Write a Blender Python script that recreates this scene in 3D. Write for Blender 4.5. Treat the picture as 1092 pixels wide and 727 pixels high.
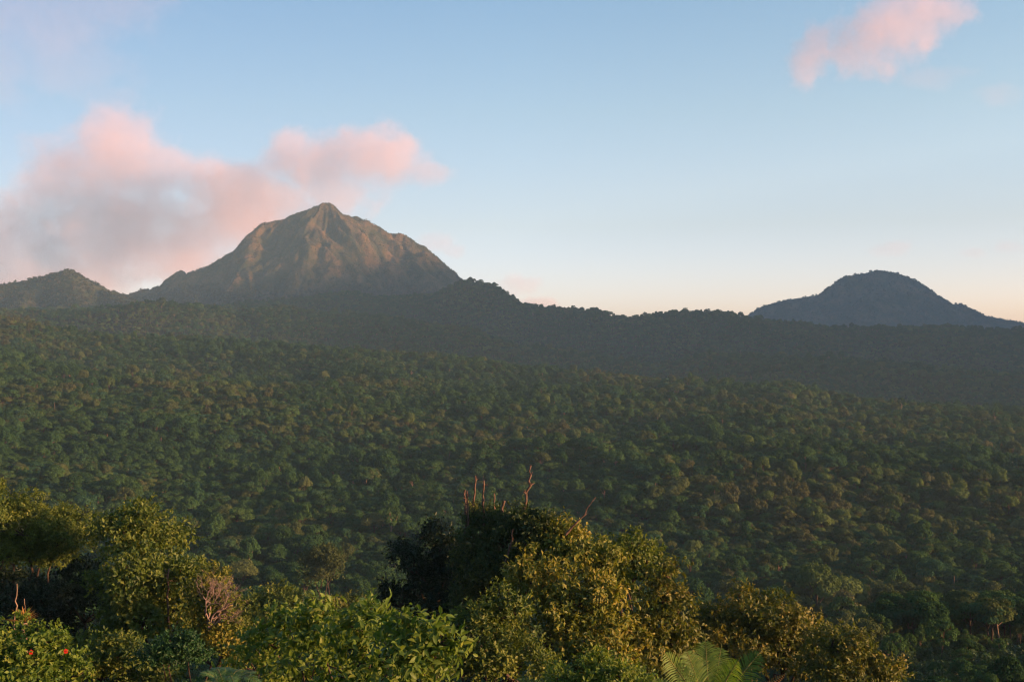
import bpy, bmesh, math, random
import numpy as np
from mathutils import Vector

for o in list(bpy.data.objects):
    bpy.data.objects.remove(o)
SC = bpy.context.scene
COL = SC.collection
R = math.radians

# ------------------------------------------------------------------ camera
FPX, CX, CY = 1213.0, 546.0, 363.5          # focal length and centre in the photo's pixels
cam = bpy.data.cameras.new('camera')
cam.sensor_width = 36.0
cam.lens = FPX / 1092.0 * 36.0
cam.clip_start = 0.2
cam.clip_end = 60000.0
camo = bpy.data.objects.new('camera', cam)
COL.objects.link(camo)
camo.location = (0, 0, 0)
camo.rotation_euler = (R(90), 0, 0)
SC.camera = camo

# ------------------------------------------------------------------ light
SUN_AZ, SUN_EL = R(108.0), R(8.0)           # azimuth clockwise from the view direction (+y)
W = bpy.data.worlds.new('World')
SC.world = W
W.use_nodes = True
wn = W.node_tree
for n in list(wn.nodes):
    wn.nodes.remove(n)
w_out = wn.nodes.new('ShaderNodeOutputWorld')
w_bg = wn.nodes.new('ShaderNodeBackground')
w_sky = wn.nodes.new('ShaderNodeTexSky')
w_sky.sky_type = 'NISHITA'
w_sky.sun_disc = False
w_sky.sun_elevation = SUN_EL
w_sky.sun_rotation = SUN_AZ
w_sky.altitude = 300
w_sky.air_density = 1.0
w_sky.dust_density = 1.0
w_sky.ozone_density = 1.6
w_bg.inputs['Strength'].default_value = 0.118
# the colour of the evening air: the sky's tint by height above the horizon
w_tc = wn.nodes.new('ShaderNodeTexCoord'); w_sep = wn.nodes.new('ShaderNodeSeparateXYZ')
wn.links.new(w_tc.outputs['Generated'], w_sep.inputs[0])
w_map = wn.nodes.new('ShaderNodeMapRange')
w_map.inputs['From Min'].default_value = 0.0; w_map.inputs['From Max'].default_value = 0.4
wn.links.new(w_sep.outputs['Z'], w_map.inputs['Value'])
w_rmp = wn.nodes.new('ShaderNodeValToRGB')
SKY_TINT = [(0.0, (0.67, 0.59, 0.86)), (0.09, (0.635, 0.565, 0.82)), (0.25, (0.52, 0.447, 0.525)), (0.49, (0.442, 0.427, 0.458)), (0.72, (0.352, 0.400, 0.451)), (1.0, (0.352, 0.400, 0.451))]
while len(w_rmp.color_ramp.elements) < len(SKY_TINT): w_rmp.color_ramp.elements.new(0.5)
for _e, (_p, _c) in zip(w_rmp.color_ramp.elements, SKY_TINT):
    _e.position = _p; _e.color = (*_c, 1)
wn.links.new(w_map.outputs[0], w_rmp.inputs[0])
w_mul = wn.nodes.new('ShaderNodeVectorMath'); w_mul.operation = 'MULTIPLY'
w_sc = wn.nodes.new('ShaderNodeVectorMath'); w_sc.operation = 'SCALE'; w_sc.inputs['Scale'].default_value = 2.56
wn.links.new(w_sky.outputs[0], w_mul.inputs[0]); wn.links.new(w_rmp.outputs[0], w_mul.inputs[1])
# brighter and warmer towards the side where the sun stands
w_mx = wn.nodes.new('ShaderNodeMapRange'); w_mx.inputs['From Min'].default_value = -0.45; w_mx.inputs['From Max'].default_value = 0.45
wn.links.new(w_sep.outputs['X'], w_mx.inputs['Value'])
w_rx = wn.nodes.new('ShaderNodeValToRGB')
while len(w_rx.color_ramp.elements) < 3: w_rx.color_ramp.elements.new(0.5)
for _e, (_p, _c) in zip(w_rx.color_ramp.elements, [(0.0, (0.62, 0.63, 0.68)), (0.5, (0.86, 0.86, 0.86)), (1.0, (1.0, 0.95, 0.89))]):
    _e.position = _p; _e.color = (*_c, 1)
wn.links.new(w_mx.outputs[0], w_rx.inputs[0])
w_m2 = wn.nodes.new('ShaderNodeVectorMath'); w_m2.operation = 'MULTIPLY'
wn.links.new(w_mul.outputs[0], w_m2.inputs[0]); wn.links.new(w_rx.outputs[0], w_m2.inputs[1])
wn.links.new(w_m2.outputs[0], w_sc.inputs[0]); wn.links.new(w_sc.outputs[0], w_bg.inputs['Color'])
wn.links.new(w_bg.outputs[0], w_out.inputs['Surface'])

sl = bpy.data.lights.new('sun', 'SUN')
sl.energy = 5.0
sl.angle = R(2.0)
sl.color = (1.0, 0.53, 0.26)
so = bpy.data.objects.new('sun', sl)
COL.objects.link(so)
sdir = Vector((math.sin(SUN_AZ) * math.cos(SUN_EL), math.cos(SUN_AZ) * math.cos(SUN_EL), math.sin(SUN_EL)))
so.rotation_euler = sdir.to_track_quat('Z', 'Y').to_euler()
so.location = (300, 0, 300)

SC.view_settings.view_transform = 'Standard'
SC.view_settings.look = 'None'
SC.view_settings.exposure = 1.35
SC.view_settings.gamma = 1.0
SC.view_settings.use_curve_mapping = False
SC.cycles.max_bounces = 5
SC.cycles.diffuse_bounces = 2
SC.cycles.glossy_bounces = 1
SC.cycles.transmission_bounces = 2
SC.cycles.volume_bounces = 1
SC.cycles.transparent_max_bounces = 8
SC.cycles.use_denoising = True
SC.cycles.filter_width = 1.2
SC.cycles.denoising_prefilter = 'ACCURATE'

HAZE_DENSITY = 0.000064

# ------------------------------------------------------------------ small maths
def px2w(px, py, d):
    """A direction of the photo at a real distance d (metres ahead of the viewer)."""
    return np.array([(px - CX) / FPX * d, d, (CY - py) / FPX * d])

def _hash(ix, iy, seed):
    h = (ix.astype(np.int64) * 374761393 + iy.astype(np.int64) * 668265263 + seed * 974634077) & 0xFFFFFFFF
    h = ((h ^ (h >> 13)) * 1274126177) & 0xFFFFFFFF
    h = h ^ (h >> 16)
    return (h & 0xFFFFFF) / float(0xFFFFFF)

def vnoise(x, y, seed=0):
    ix, iy = np.floor(x), np.floor(y)
    fx, fy = x - ix, y - iy
    fx = fx * fx * fx * (fx * (fx * 6 - 15) + 10)
    fy = fy * fy * fy * (fy * (fy * 6 - 15) + 10)
    a = _hash(ix, iy, seed); b = _hash(ix + 1, iy, seed)
    c = _hash(ix, iy + 1, seed); d = _hash(ix + 1, iy + 1, seed)
    return (a + (b - a) * fx) * (1 - fy) + (c + (d - c) * fx) * fy   # 0..1

def fbm(x, y, seed=0, octaves=4, gain=0.5):
    s = 0.0; amp = 1.0; tot = 0.0
    for k in range(octaves):
        s = s + amp * (vnoise(x * 2 ** k + 17.3 * k, y * 2 ** k - 9.1 * k, seed + k) - 0.5)
        tot += amp; amp *= gain
    return s / tot * 2.0                                             # about -1..1

def unit(v):
    return v / np.maximum(np.linalg.norm(v, axis=-1, keepdims=True), 1e-9)

def smooth01(t):
    t = np.clip(t, 0, 1)
    return t * t * (3 - 2 * t)

# ------------------------------------------------------------------ object helpers
def tag(o, label=None, cat=None, group=None, kind=None):
    if label: o['label'] = label
    if cat: o['category'] = cat
    if group: o['group'] = group
    if kind: o['kind'] = kind
    return o

def empty(name, loc, label, cat, group=None):
    o = bpy.data.objects.new(name, None)
    o.location = [float(v) for v in loc]
    o.empty_display_size = 0.3
    COL.objects.link(o)
    return tag(o, label, cat, group)

def np_mesh(name, V, F, mats, tint=None, fmat=None, smooth=False):
    """Mesh from arrays; F is (n,3) or (n,4)."""
    V = np.ascontiguousarray(V, dtype=np.float32)
    F = np.ascontiguousarray(F, dtype=np.int32)
    me = bpy.data.meshes.new(name)
    n, k = F.shape
    me.vertices.add(len(V)); me.vertices.foreach_set('co', V.ravel())
    me.loops.add(n * k); me.loops.foreach_set('vertex_index', F.ravel())
    me.polygons.add(n)
    me.polygons.foreach_set('loop_start', np.arange(0, n * k, k, dtype=np.int32))
    me.polygons.foreach_set('loop_total', np.full(n, k, dtype=np.int32))
    for m in (mats if isinstance(mats, (list, tuple)) else [mats]):
        me.materials.append(m)
    if fmat is not None:
        me.polygons.foreach_set('material_index', np.ascontiguousarray(fmat, dtype=np.int32))
    me.update(calc_edges=True)
    if tint is not None:
        a = me.attributes.new('tint', 'FLOAT', 'FACE')
        a.data.foreach_set('value', np.ascontiguousarray(tint, dtype=np.float32))
    if smooth:
        me.polygons.foreach_set('use_smooth', np.ones(n, dtype=bool))
    return me

def link(name, me, parent=None, loc=None):
    o = bpy.data.objects.new(name, me)
    COL.objects.link(o)
    if parent is not None:
        o.parent = parent
    if loc is not None:
        o.location = loc
    return o

def part(name, V, F, mat, parent, tint=None, smooth=False, fmat=None):
    """A part's mesh, vertices given in world metres, under its thing's Empty."""
    org = np.zeros(3)
    p = parent
    while p is not None:
        org = org + np.array(p.location)
        p = p.parent
    return link(name, np_mesh(name, np.asarray(V) - org, F, mat, tint, fmat, smooth), parent)

class Tubes:
    """Collects tapered tubes (four-sided faces)."""
    def __init__(self, rng=None):
        self.V = []; self.F = []; self.n = 0
    def add(self, pts, radii, sides=6):
        pts = np.asarray(pts, float); m = len(pts)
        radii = np.broadcast_to(np.asarray(radii, float), (m,))
        T = unit(np.gradient(pts, axis=0))
        ref = np.array([0.13, 0.31, 0.94]) if abs(T[0] @ np.array([0.13, 0.31, 0.94])) < 0.9 else np.array([1.0, 0, 0])
        A = unit(np.cross(T, ref)); B = np.cross(T, A)
        ang = np.linspace(0, 2 * math.pi, sides, endpoint=False)
        ring = pts[:, None, :] + radii[:, None, None] * (np.cos(ang)[None, :, None] * A[:, None, :] + np.sin(ang)[None, :, None] * B[:, None, :])
        self.V.append(ring.reshape(-1, 3))
        i = np.arange(m - 1)[:, None] * sides; j = np.arange(sides)[None, :]; j2 = (j + 1) % sides
        f = np.stack([i + j, i + j2, i + sides + j2, i + sides + j], -1).reshape(-1, 4) + self.n
        cap = []
        if sides == 4:
            cap = [[self.n + 3, self.n + 2, self.n + 1, self.n]]
        self.F.append(f)
        b = self.n + (m - 1) * sides
        for k in range(1, sides - 2, 2):
            self.F.append(np.array([[b, b + k, b + k + 1, b + min(k + 2, sides - 1)]]))
        self.n += m * sides
    def arrays(self):
        return np.concatenate(self.V), np.concatenate(self.F)

def bend(a, b, rng, n=6, wob=0.06, sag=0.0):
    a = np.asarray(a, float); b = np.asarray(b, float)
    t = np.linspace(0, 1, n)[:, None]
    L = np.linalg.norm(b - a)
    p = a + (b - a) * t
    off = rng.normal(size=(n, 3)) * wob * L
    off[0] = 0; off[-1] = 0
    p = p + off
    p[:, 2] += sag * L * np.sin(t[:, 0] * math.pi)
    return p

# ------------------------------------------------------------------ materials
def new_mat(name):
    m = bpy.data.materials.new(name)
    m.use_nodes = True
    nt = m.node_tree
    for n in list(nt.nodes):
        nt.nodes.remove(n)
    out = nt.nodes.new('ShaderNodeOutputMaterial')
    return m, nt, out

def ramp(nt, cols, fac=None, interp='LINEAR'):
    r = nt.nodes.new('ShaderNodeValToRGB')
    r.color_ramp.interpolation = interp
    el = r.color_ramp.elements
    n = len(cols)
    while len(el) < n:
        el.new(0.5)
    for k, c in enumerate(cols):
        if len(c) == 4:
            el[k].position = c[3]
        else:
            el[k].position = k / (n - 1)
        el[k].color = (c[0], c[1], c[2], 1)
    if fac is not None:
        nt.links.new(fac, r.inputs[0])
    return r

def math_node(nt, op, a, b=None, c=None, clamp=False):
    n = nt.nodes.new('ShaderNodeMath'); n.operation = op; n.use_clamp = clamp
    for k, v in enumerate((a, b, c)):
        if v is None: continue
        if isinstance(v, (int, float)): n.inputs[k].default_value = v
        else: nt.links.new(v, n.inputs[k])
    return n.outputs[0]

def leaf_mat(name, cols, trans=0.3, per_object=0.5, gloss=0.25, rough=0.5):
    """Foliage: colour runs over a palette by each leaf's own number and by the plant's."""
    m, nt, out = new_mat(name)
    at = nt.nodes.new('ShaderNodeAttribute'); at.attribute_name = 'tint'
    oi = nt.nodes.new('ShaderNodeObjectInfo')
    a = math_node(nt, 'MULTIPLY', at.outputs['Fac'], 1.0 - per_object)
    b = math_node(nt, 'MULTIPLY', oi.outputs['Random'], per_object)
    f = math_node(nt, 'ADD', a, b)
    cr = ramp(nt, cols, f)
    br = math_node(nt, 'MULTIPLY_ADD', oi.outputs['Random'], 97.0, 0.0)
    br = math_node(nt, 'FRACT', br)
    br = math_node(nt, 'MULTIPLY_ADD', br, 0.5 * per_object, 1.0 - 0.25 * per_object)
    mx = nt.nodes.new('ShaderNodeVectorMath'); mx.operation = 'SCALE'
    nt.links.new(cr.outputs[0], mx.inputs[0]); nt.links.new(br, mx.inputs['Scale'])
    d = nt.nodes.new('ShaderNodeBsdfPrincipled')
    nt.links.new(mx.outputs[0], d.inputs['Base Color'])
    d.inputs['Roughness'].default_value = rough
    d.inputs['Specular IOR Level'].default_value = gloss
    t = nt.nodes.new('ShaderNodeBsdfTranslucent')
    ty = nt.nodes.new('ShaderNodeVectorMath'); ty.operation = 'MULTIPLY'
    ty.inputs[1].default_value = (1.3, 1.35, 0.5)
    nt.links.new(mx.outputs[0], ty.inputs[0]); nt.links.new(ty.outputs[0], t.inputs[0])
    ms = nt.nodes.new('ShaderNodeMixShader'); ms.inputs[0].default_value = trans
    nt.links.new(d.outputs[0], ms.inputs[1]); nt.links.new(t.outputs[0], ms.inputs[2])
    nt.links.new(ms.outputs[0], out.inputs['Surface'])
    return m

def bark_mat(name, c1, c2, scale=6.0):
    m, nt, out = new_mat(name)
    tc = nt.nodes.new('ShaderNodeTexCoord')
    mp = nt.nodes.new('ShaderNodeMapping'); mp.inputs['Scale'].default_value = (1, 1, 0.3)
    nz = nt.nodes.new('ShaderNodeTexNoise'); nz.inputs['Scale'].default_value = scale; nz.inputs['Detail'].default_value = 4
    nt.links.new(tc.outputs['Object'], mp.inputs[0]); nt.links.new(mp.outputs[0], nz.inputs['Vector'])
    cr = ramp(nt, [(*c1, 0.35), (*c2, 0.65)], nz.outputs[0])
    d = nt.nodes.new('ShaderNodeBsdfPrincipled')
    d.inputs['Roughness'].default_value = 0.85
    d.inputs['Specular IOR Level'].default_value = 0.15
    nt.links.new(cr.outputs[0], d.inputs['Base Color'])
    bp = nt.nodes.new('ShaderNodeBump'); bp.inputs['Strength'].default_value = 0.5; bp.inputs['Distance'].default_value = 0.05
    nt.links.new(nz.outputs[0], bp.inputs['Height']); nt.links.new(bp.outputs[0], d.inputs['Normal'])
    nt.links.new(d.outputs[0], out.inputs['Surface'])
    return m

def ground_mat(name, cols, scale, bump=0.0, detail=6.0):
    m, nt, out = new_mat(name)
    tc = nt.nodes.new('ShaderNodeTexCoord')
    nz = nt.nodes.new('ShaderNodeTexNoise'); nz.inputs['Scale'].default_value = scale; nz.inputs['Detail'].default_value = detail
    nz.inputs['Roughness'].default_value = 0.65
    nt.links.new(tc.outputs['Object'], nz.inputs['Vector'])
    nz2 = nt.nodes.new('ShaderNodeTexNoise'); nz2.inputs['Scale'].default_value = scale * 12; nz2.inputs['Detail'].default_value = 4
    nt.links.new(tc.outputs['Object'], nz2.inputs['Vector'])
    f = math_node(nt, 'MULTIPLY_ADD', nz2.outputs[0], 0.55, -0.27)
    f = math_node(nt, 'ADD', nz.outputs[0], f, clamp=True)
    cr = ramp(nt, cols, f)
    d = nt.nodes.new('ShaderNodeBsdfPrincipled')
    d.inputs['Roughness'].default_value = 0.95; d.inputs['Specular IOR Level'].default_value = 0.05
    nt.links.new(cr.outputs[0], d.inputs['Base Color'])
    if bump:
        bp = nt.nodes.new('ShaderNodeBump'); bp.inputs['Strength'].default_value = 0.8; bp.inputs['Distance'].default_value = bump
        nt.links.new(nz2.outputs[0], bp.inputs['Height']); nt.links.new(bp.outputs[0], d.inputs['Normal'])
    nt.links.new(d.outputs[0], out.inputs['Surface'])
    return m

M_GROUND = ground_mat('forest_floor', [(0.018, 0.022, 0.010, 0.3), (0.035, 0.04, 0.016, 0.5), (0.05, 0.045, 0.022, 0.7)], 0.01, 0.4)
M_PEAK = ground_mat('peak_scrub_and_rock', [(0.026, 0.034, 0.014, 0.30), (0.056, 0.048, 0.020, 0.46), (0.11, 0.070, 0.034, 0.60), (0.17, 0.10, 0.052, 0.76)], 0.012, 3.0)
M_PEAKG = ground_mat('green_hill_scrub', [(0.022, 0.034, 0.013, 0.30), (0.042, 0.050, 0.020, 0.5), (0.075, 0.062, 0.030, 0.68), (0.12, 0.085, 0.045, 0.8)], 0.012, 3.0)
M_BARK = bark_mat('brown_bark', (0.03, 0.02, 0.014), (0.085, 0.058, 0.04))
M_PALEBARK = bark_mat('pale_bark', (0.13, 0.09, 0.06), (0.24, 0.17, 0.115))
M_DEAD = bark_mat('dead_wood', (0.05, 0.03, 0.022), (0.135, 0.085, 0.06), 9.0)
M_TWIG = bark_mat('dead_twigs', (0.15, 0.105, 0.088), (0.27, 0.20, 0.17), 9.0)

FOREST_COLS = [
    [(0.012, 0.032, 0.011), (0.020, 0.045, 0.014), (0.032, 0.060, 0.018)],      # deep green
    [(0.016, 0.038, 0.013), (0.028, 0.056, 0.017), (0.045, 0.074, 0.023)],      # mid green
    [(0.026, 0.038, 0.013), (0.044, 0.056, 0.019), (0.064, 0.073, 0.026)],      # olive
    [(0.034, 0.039, 0.016), (0.053, 0.055, 0.022), (0.072, 0.070, 0.030)],      # brownish olive
    [(0.012, 0.034, 0.016), (0.021, 0.050, 0.023), (0.034, 0.063, 0.028)],      # blue green
    [(0.032, 0.054, 0.015), (0.052, 0.074, 0.021), (0.070, 0.092, 0.028)],      # yellow green
]
M_FOREST = [leaf_mat('forest_leaves', [(r_ * 1.6, g_ * 1.68, b_ * 1.7) for r_, g_, b_ in c], trans=0.25, per_object=0.6, gloss=0.05, rough=0.8) for c in FOREST_COLS]

# ------------------------------------------------------------------ terrain
def poly(pts):
    a = np.array(pts, float)
    return lambda u: np.interp(u, a[:, 0], a[:, 1])

SKY_A = poly([(-150, 322), (0, 336), (44, 347), (92, 358), (147, 363), (242, 367), (315, 371), (406, 377), (516, 385), (555, 393), (637, 397), (747, 407), (836, 410), (912, 426), (1003, 433), (1092, 440), (1250, 448)])
SKY_B = poly([(-150, 326), (0, 331), (60, 331), (110, 327), (150, 322), (200, 327), (252, 333), (304, 328), (340, 334), (406, 338), (461, 348), (500, 353), (555, 370), (624, 378), (692, 389), (760, 380), (850, 385), (950, 388), (1092, 400), (1250, 405)])
SKY_C = poly([(-150, 330), (0, 334), (100, 333), (150, 330), (200, 328), (300, 322), (377, 312), (406, 317), (443, 315), (461, 316), (487, 304), (500, 300), (512, 304), (527, 305), (541, 315), (559, 327), (566, 326), (582, 330), (640, 333), (654, 340), (679, 340), (692, 337), (728, 334), (768, 335), (800, 340), (851, 342), (891, 350), (942, 350), (1012, 348), (1092, 353), (1250, 350)])
DIST_A = poly([(-150, 1700), (0, 1700), (250, 1750), (520, 1600), (760, 1400), (1092, 1250), (1250, 1250)])
DIST_B = poly([(-150, 2350), (150, 2400), (300, 2650), (560, 2550), (760, 2250), (1092, 2050), (1250, 2050)])
DIST_C = poly([(-150, 3050), (150, 3100), (300, 3500), (500, 3300), (700, 3050), (1092, 2900), (1250, 2900)])

def pchip(X, Y, x):
    """Monotone cubic through per-row nodes X, Y (n,k) at x (n,)."""
    h = np.diff(X, axis=1); dl = np.diff(Y, axis=1) / h
    m = np.zeros_like(Y)
    w1 = 2 * h[:, 1:] + h[:, :-1]; w2 = h[:, 1:] + 2 * h[:, :-1]
    same = dl[:, :-1] * dl[:, 1:] > 0
    with np.errstate(divide='ignore', invalid='ignore'):
        hm = (w1 + w2) / (w1 / dl[:, :-1] + w2 / dl[:, 1:])
    m[:, 1:-1] = np.where(same, hm, 0)
    m[:, 0] = dl[:, 0]; m[:, -1] = dl[:, -1]
    x = np.clip(x, X[:, 0], X[:, -1])
    k = np.clip((X <= x[:, None]).sum(1) - 1, 0, X.shape[1] - 2)
    r = np.arange(len(x))
    hh = h[r, k]; t = (x - X[r, k]) / hh
    t2, t3 = t * t, t * t * t
    return (2 * t3 - 3 * t2 + 1) * Y[r, k] + (t3 - 2 * t2 + t) * hh * m[r, k] + (-2 * t3 + 3 * t2) * Y[r, k + 1] + (t3 - t2) * hh * m[r, k + 1]

TREE_H = 9.5
def terrain(x, y):
    x = np.asarray(x, float).ravel(); y = np.asarray(y, float).ravel()
    u = CX + FPX * x / np.maximum(y, 120.0)
    u = np.clip(u, -150, 1250)
    un = CX + FPX * x / np.maximum(y, 200.0)
    n = len(x)
    dA, dB, dC = DIST_A(u), DIST_B(u), DIST_C(u)
    zA = (CY - SKY_A(u)) / FPX * dA - TREE_H
    zB = (CY - SKY_B(u)) / FPX * dB - TREE_H
    zC = (CY - SKY_C(u)) / FPX * dC - TREE_H
    spur = smooth01((u - 860) / 90.0) * 25                      # the viewer's own hillside reaches further on the right
    one = np.ones(n)
    zv = -101 + 0.0 * one
    cols = [(-400 * one, 30 * one), (-60 * one, -1.0 * one), (0 * one, -1.9 * one), (25 * one, -11 * one), (60 * one, -25.5 * one),
            (150 * one, -58 * one + 0.35 * spur), (225 * one, -81 * one + 0.9 * spur), (330 * one, -97 * one + 0.1 * spur), (430 * one, zv)]
    for f in (0.25, 0.5, 0.75):
        # a gently concave ramp up to the first crest
        dd = 430 + (dA - 430) * f
        cols.append((dd, zv + (zA - zv) * (f ** 1.12)))
    cols += [(dA, zA), (dA + 330, np.minimum(zA, zB) - 75), (dB, zB), (dB + 230, np.minimum(zB, zC) - 60), (dC, zC), (dC + 350, zC - 120), (5200 * one, 20 * one), (9000 * one, 0 * one)]
    X = np.stack([c[0] for c in cols], 1); Y = np.stack([c[1] for c in cols], 1)
    z = pchip(X, Y, y)
    # gullies and swells
    far = smooth01((y - 280) / 500.0)
    calm = np.ones(n)
    for dk in (dA, dB, dC):
        calm *= 1 - 0.75 * np.exp(-((y - dk) / 120.0) ** 2)
    rid = 1 - 2 * np.abs(fbm(x / 420.0 + 0.3 * y / 420.0, y / 700.0, 11, 3))
    z += far * calm * (13.0 * fbm(x / 230.0, y / 230.0, 3, 4) + 13.0 * (rid - 0.6))
    back = smooth01((y - dA - 150) / 400.0) * smooth01((4200 - y) / 600.0)
    z += back * calm * 24.0 * (0.55 - 2 * np.abs(fbm((x + 0.35 * y) / 430.0, y / 1500.0, 41, 3)))
    z += 1.2 * fbm(x / 40.0, y / 40.0, 5, 3) * smooth01(y / 60.0)
    # high ground added beyond the right edge of view, shaped to shade the valley
    rx = 1900 + 0.42 * np.maximum(y, 0)
    rh = np.interp(y, [-400, 150, 320, 700, 950, 1200, 1425, 1700, 1950, 2400, 3100, 4200, 4800, 6400, 7200], [-60, -60, 30, 125, 150, 330, 455, 560, 640, 730, 850, 850, 820, 760, 560])
    rh = rh + 26 * fbm(y / 260.0, x / 900.0, 21, 3)
    w = np.where(x > rx, 900.0, 620.0 + 0.05 * np.maximum(y, 0))
    b = np.exp(-np.abs((x - rx) / w) ** 2.2 * 1.6)
    z = z + np.maximum(rh - z, 0) * b * smooth01((y - 120) / 200.0)
    return z

def grid_mesh(xs, ys, zfun):
    X, Y = np.meshgrid(xs, ys)
    Z = zfun(X.ravel(), Y.ravel())
    V = np.stack([X.ravel(), Y.ravel(), Z], 1)
    nx, ny = len(xs), len(ys)
    i = np.arange(ny - 1)[:, None] * nx + np.arange(nx - 1)[None, :]
    F = np.stack([i, i + 1, i + nx + 1, i + nx], -1).reshape(-1, 4)
    return V, F

xs = np.concatenate([np.arange(-4300, -1500, 40), np.arange(-1500, -200, 14), np.arange(-200, 200, 6), np.arange(200, 1500, 14), np.arange(1500, 5301, 40)])
ys = np.concatenate([np.arange(-240, 0, 20), np.arange(0, 400, 5), np.arange(400, 3600, 14), np.arange(3600, 7201, 40)])
V, F = grid_mesh(xs, ys, terrain)
ZMIN = float(V[:, 2].min())
o = link('ground', np_mesh('ground', V, F, M_GROUND, smooth=True))
tag(o, 'wooded ground of the valley and its ridges', None, None, 'structure')

# ------------------------------------------------------------------ mountains
def ridge_field(ridges, lat, seed, spur_step=90.0, spur_len=150.0, spur_drop=0.72):
    """Segments (x0,y0,z0,x1,y1,z1,slope) for crest lines and the spurs that branch from them."""
    rng = np.random.default_rng(seed)
    segs = []
    def add(pts, slope, level):
        pts = np.asarray(pts)
        for a, b in zip(pts[:-1], pts[1:]):
            segs.append((*a, *b, slope))
        if level >= 3:
            return
        L = np.concatenate([[0], np.cumsum(np.linalg.norm(np.diff(pts[:, :2], axis=0), axis=1))])
        step = spur_step * (1.0, 0.62, 0.45)[level]
        s = step * rng.uniform(0.3, 0.9); side = rng.choice([-1, 1])
        while s < L[-1]:
            p = np.array([np.interp(s, L, pts[:, k]) for k in range(3)])
            q = np.array([np.interp(min(s + 5, L[-1]), L, pts[:, k]) for k in range(3)])
            q0 = np.array([np.interp(max(s - 5, 0), L, pts[:, k]) for k in range(3)])
            t = (q - q0)[:2]; t = t / (np.linalg.norm(t) + 1e-9)
            down = -np.sign(q[2] - q0[2]) if abs(q[2] - q0[2]) > 0.5 else 0
            nrm = np.array([-t[1], t[0]]) * side
            ang = rng.uniform(0.1, 0.7)
            dr = nrm * math.cos(ang) + t * down * math.sin(ang)
            ln = spur_len * (1.0, 0.42, 0.2)[level] * rng.uniform(0.6, 1.3)
            n = 4
            path = [p - np.array([0, 0, 1.0 + 2 * level])]
            for k in range(n):
                dr = dr + rng.normal(size=2) * 0.18; dr /= np.linalg.norm(dr)
                last = path[-1]
                path.append(np.array([last[0] + dr[0] * ln / n, last[1] + dr[1] * ln / n, last[2] - spur_drop * rng.uniform(0.7, 1.25) * (1, 1.1, 1.1)[level] * ln / n * (0.8 + 0.25 * k)]))
            add(path, slope * 1.12, level + 1)
            s += step * rng.uniform(0.65, 1.4); side = -side if rng.random() < 0.85 else side
    for r in ridges:
        add(r, lat, 0)
    return np.array(segs)

def mountain_height(segs, x, y, seed, warp=14.0, rough=4.0, radial=None, top=None):
    wx = x + warp * fbm(x / 90.0, y / 90.0, seed, 3); wy = y + warp * fbm(x / 90.0, y / 90.0, seed + 9, 3)
    best = np.full(len(x), -500.0)
    for s in segs:
        ax, ay, az, bx, by, bz, sl = s
        dx, dy = bx - ax, by - ay
        LL = dx * dx + dy * dy + 1e-6
        t = np.clip(((wx - ax) * dx + (wy - ay) * dy) / LL, 0, 1)
        ddx = wx - (ax + t * dx); ddy = wy - (ay + t * dy)
        d = np.sqrt(ddx * ddx + ddy * ddy + 16.0) - 4.0
        d = d * (0.62 + 0.38 * np.clip(d / 150.0, 0, 1))
        h = az + t * (bz - az) - sl * d
        k = 5.0                                                     # rounded joins
        m = np.clip(k - np.abs(best - h), 0, None) / k
        best = np.maximum(best, h) + m * m * k * 0.25
    best = best + rough * fbm(x / 38.0, y / 38.0, seed + 30, 4) + 2.2 * fbm(x / 9.0, y / 9.0, seed + 40, 2)
    if radial is not None:                                          # gullies running down from the summit
        sx, sy, amp = radial
        rr = np.hypot(x - sx, y - sy); th = np.arctan2(x - sx, -(y - sy)) + 0.34 * fbm(x / 210.0, y / 210.0, seed + 60, 4)
        g1 = 1 - 2 * np.abs(fbm(th * 4.2, rr / 420.0, seed + 61, 2)); g2 = 1 - 2 * np.abs(fbm(th * 10.0, rr / 260.0, seed + 63, 2))
        best = best + 30.0 * fbm(x / 150.0, y / 190.0, seed + 70, 3) * np.clip(rr / 150.0, 0, 1) * (1.0 if top is None else np.clip((top - best - 4) / 70.0, 0, 1))
        best = best + amp * (0.6 + 0.8 * vnoise(x / 130.0, y / 130.0, seed + 71)) * (g1 - 0.6 + 0.75 * (g2 - 0.6) + 0.4 * (1 - 2 * np.abs(fbm(th * 23.0, rr / 150.0, seed + 66, 2)) - 0.6)) * np.clip(rr / 180.0, 0, 1) * np.clip((900.0 - rr) / 400.0, 0, 1)
    best = best - 0.8 * rough * np.abs(fbm(x / 30.0 + 0.4 * fbm(x / 60.0, y / 60.0, seed, 2), y / 110.0, seed + 50, 3))
    return best

def crest(pts):
    return [px2w(*p) for p in pts]

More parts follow.
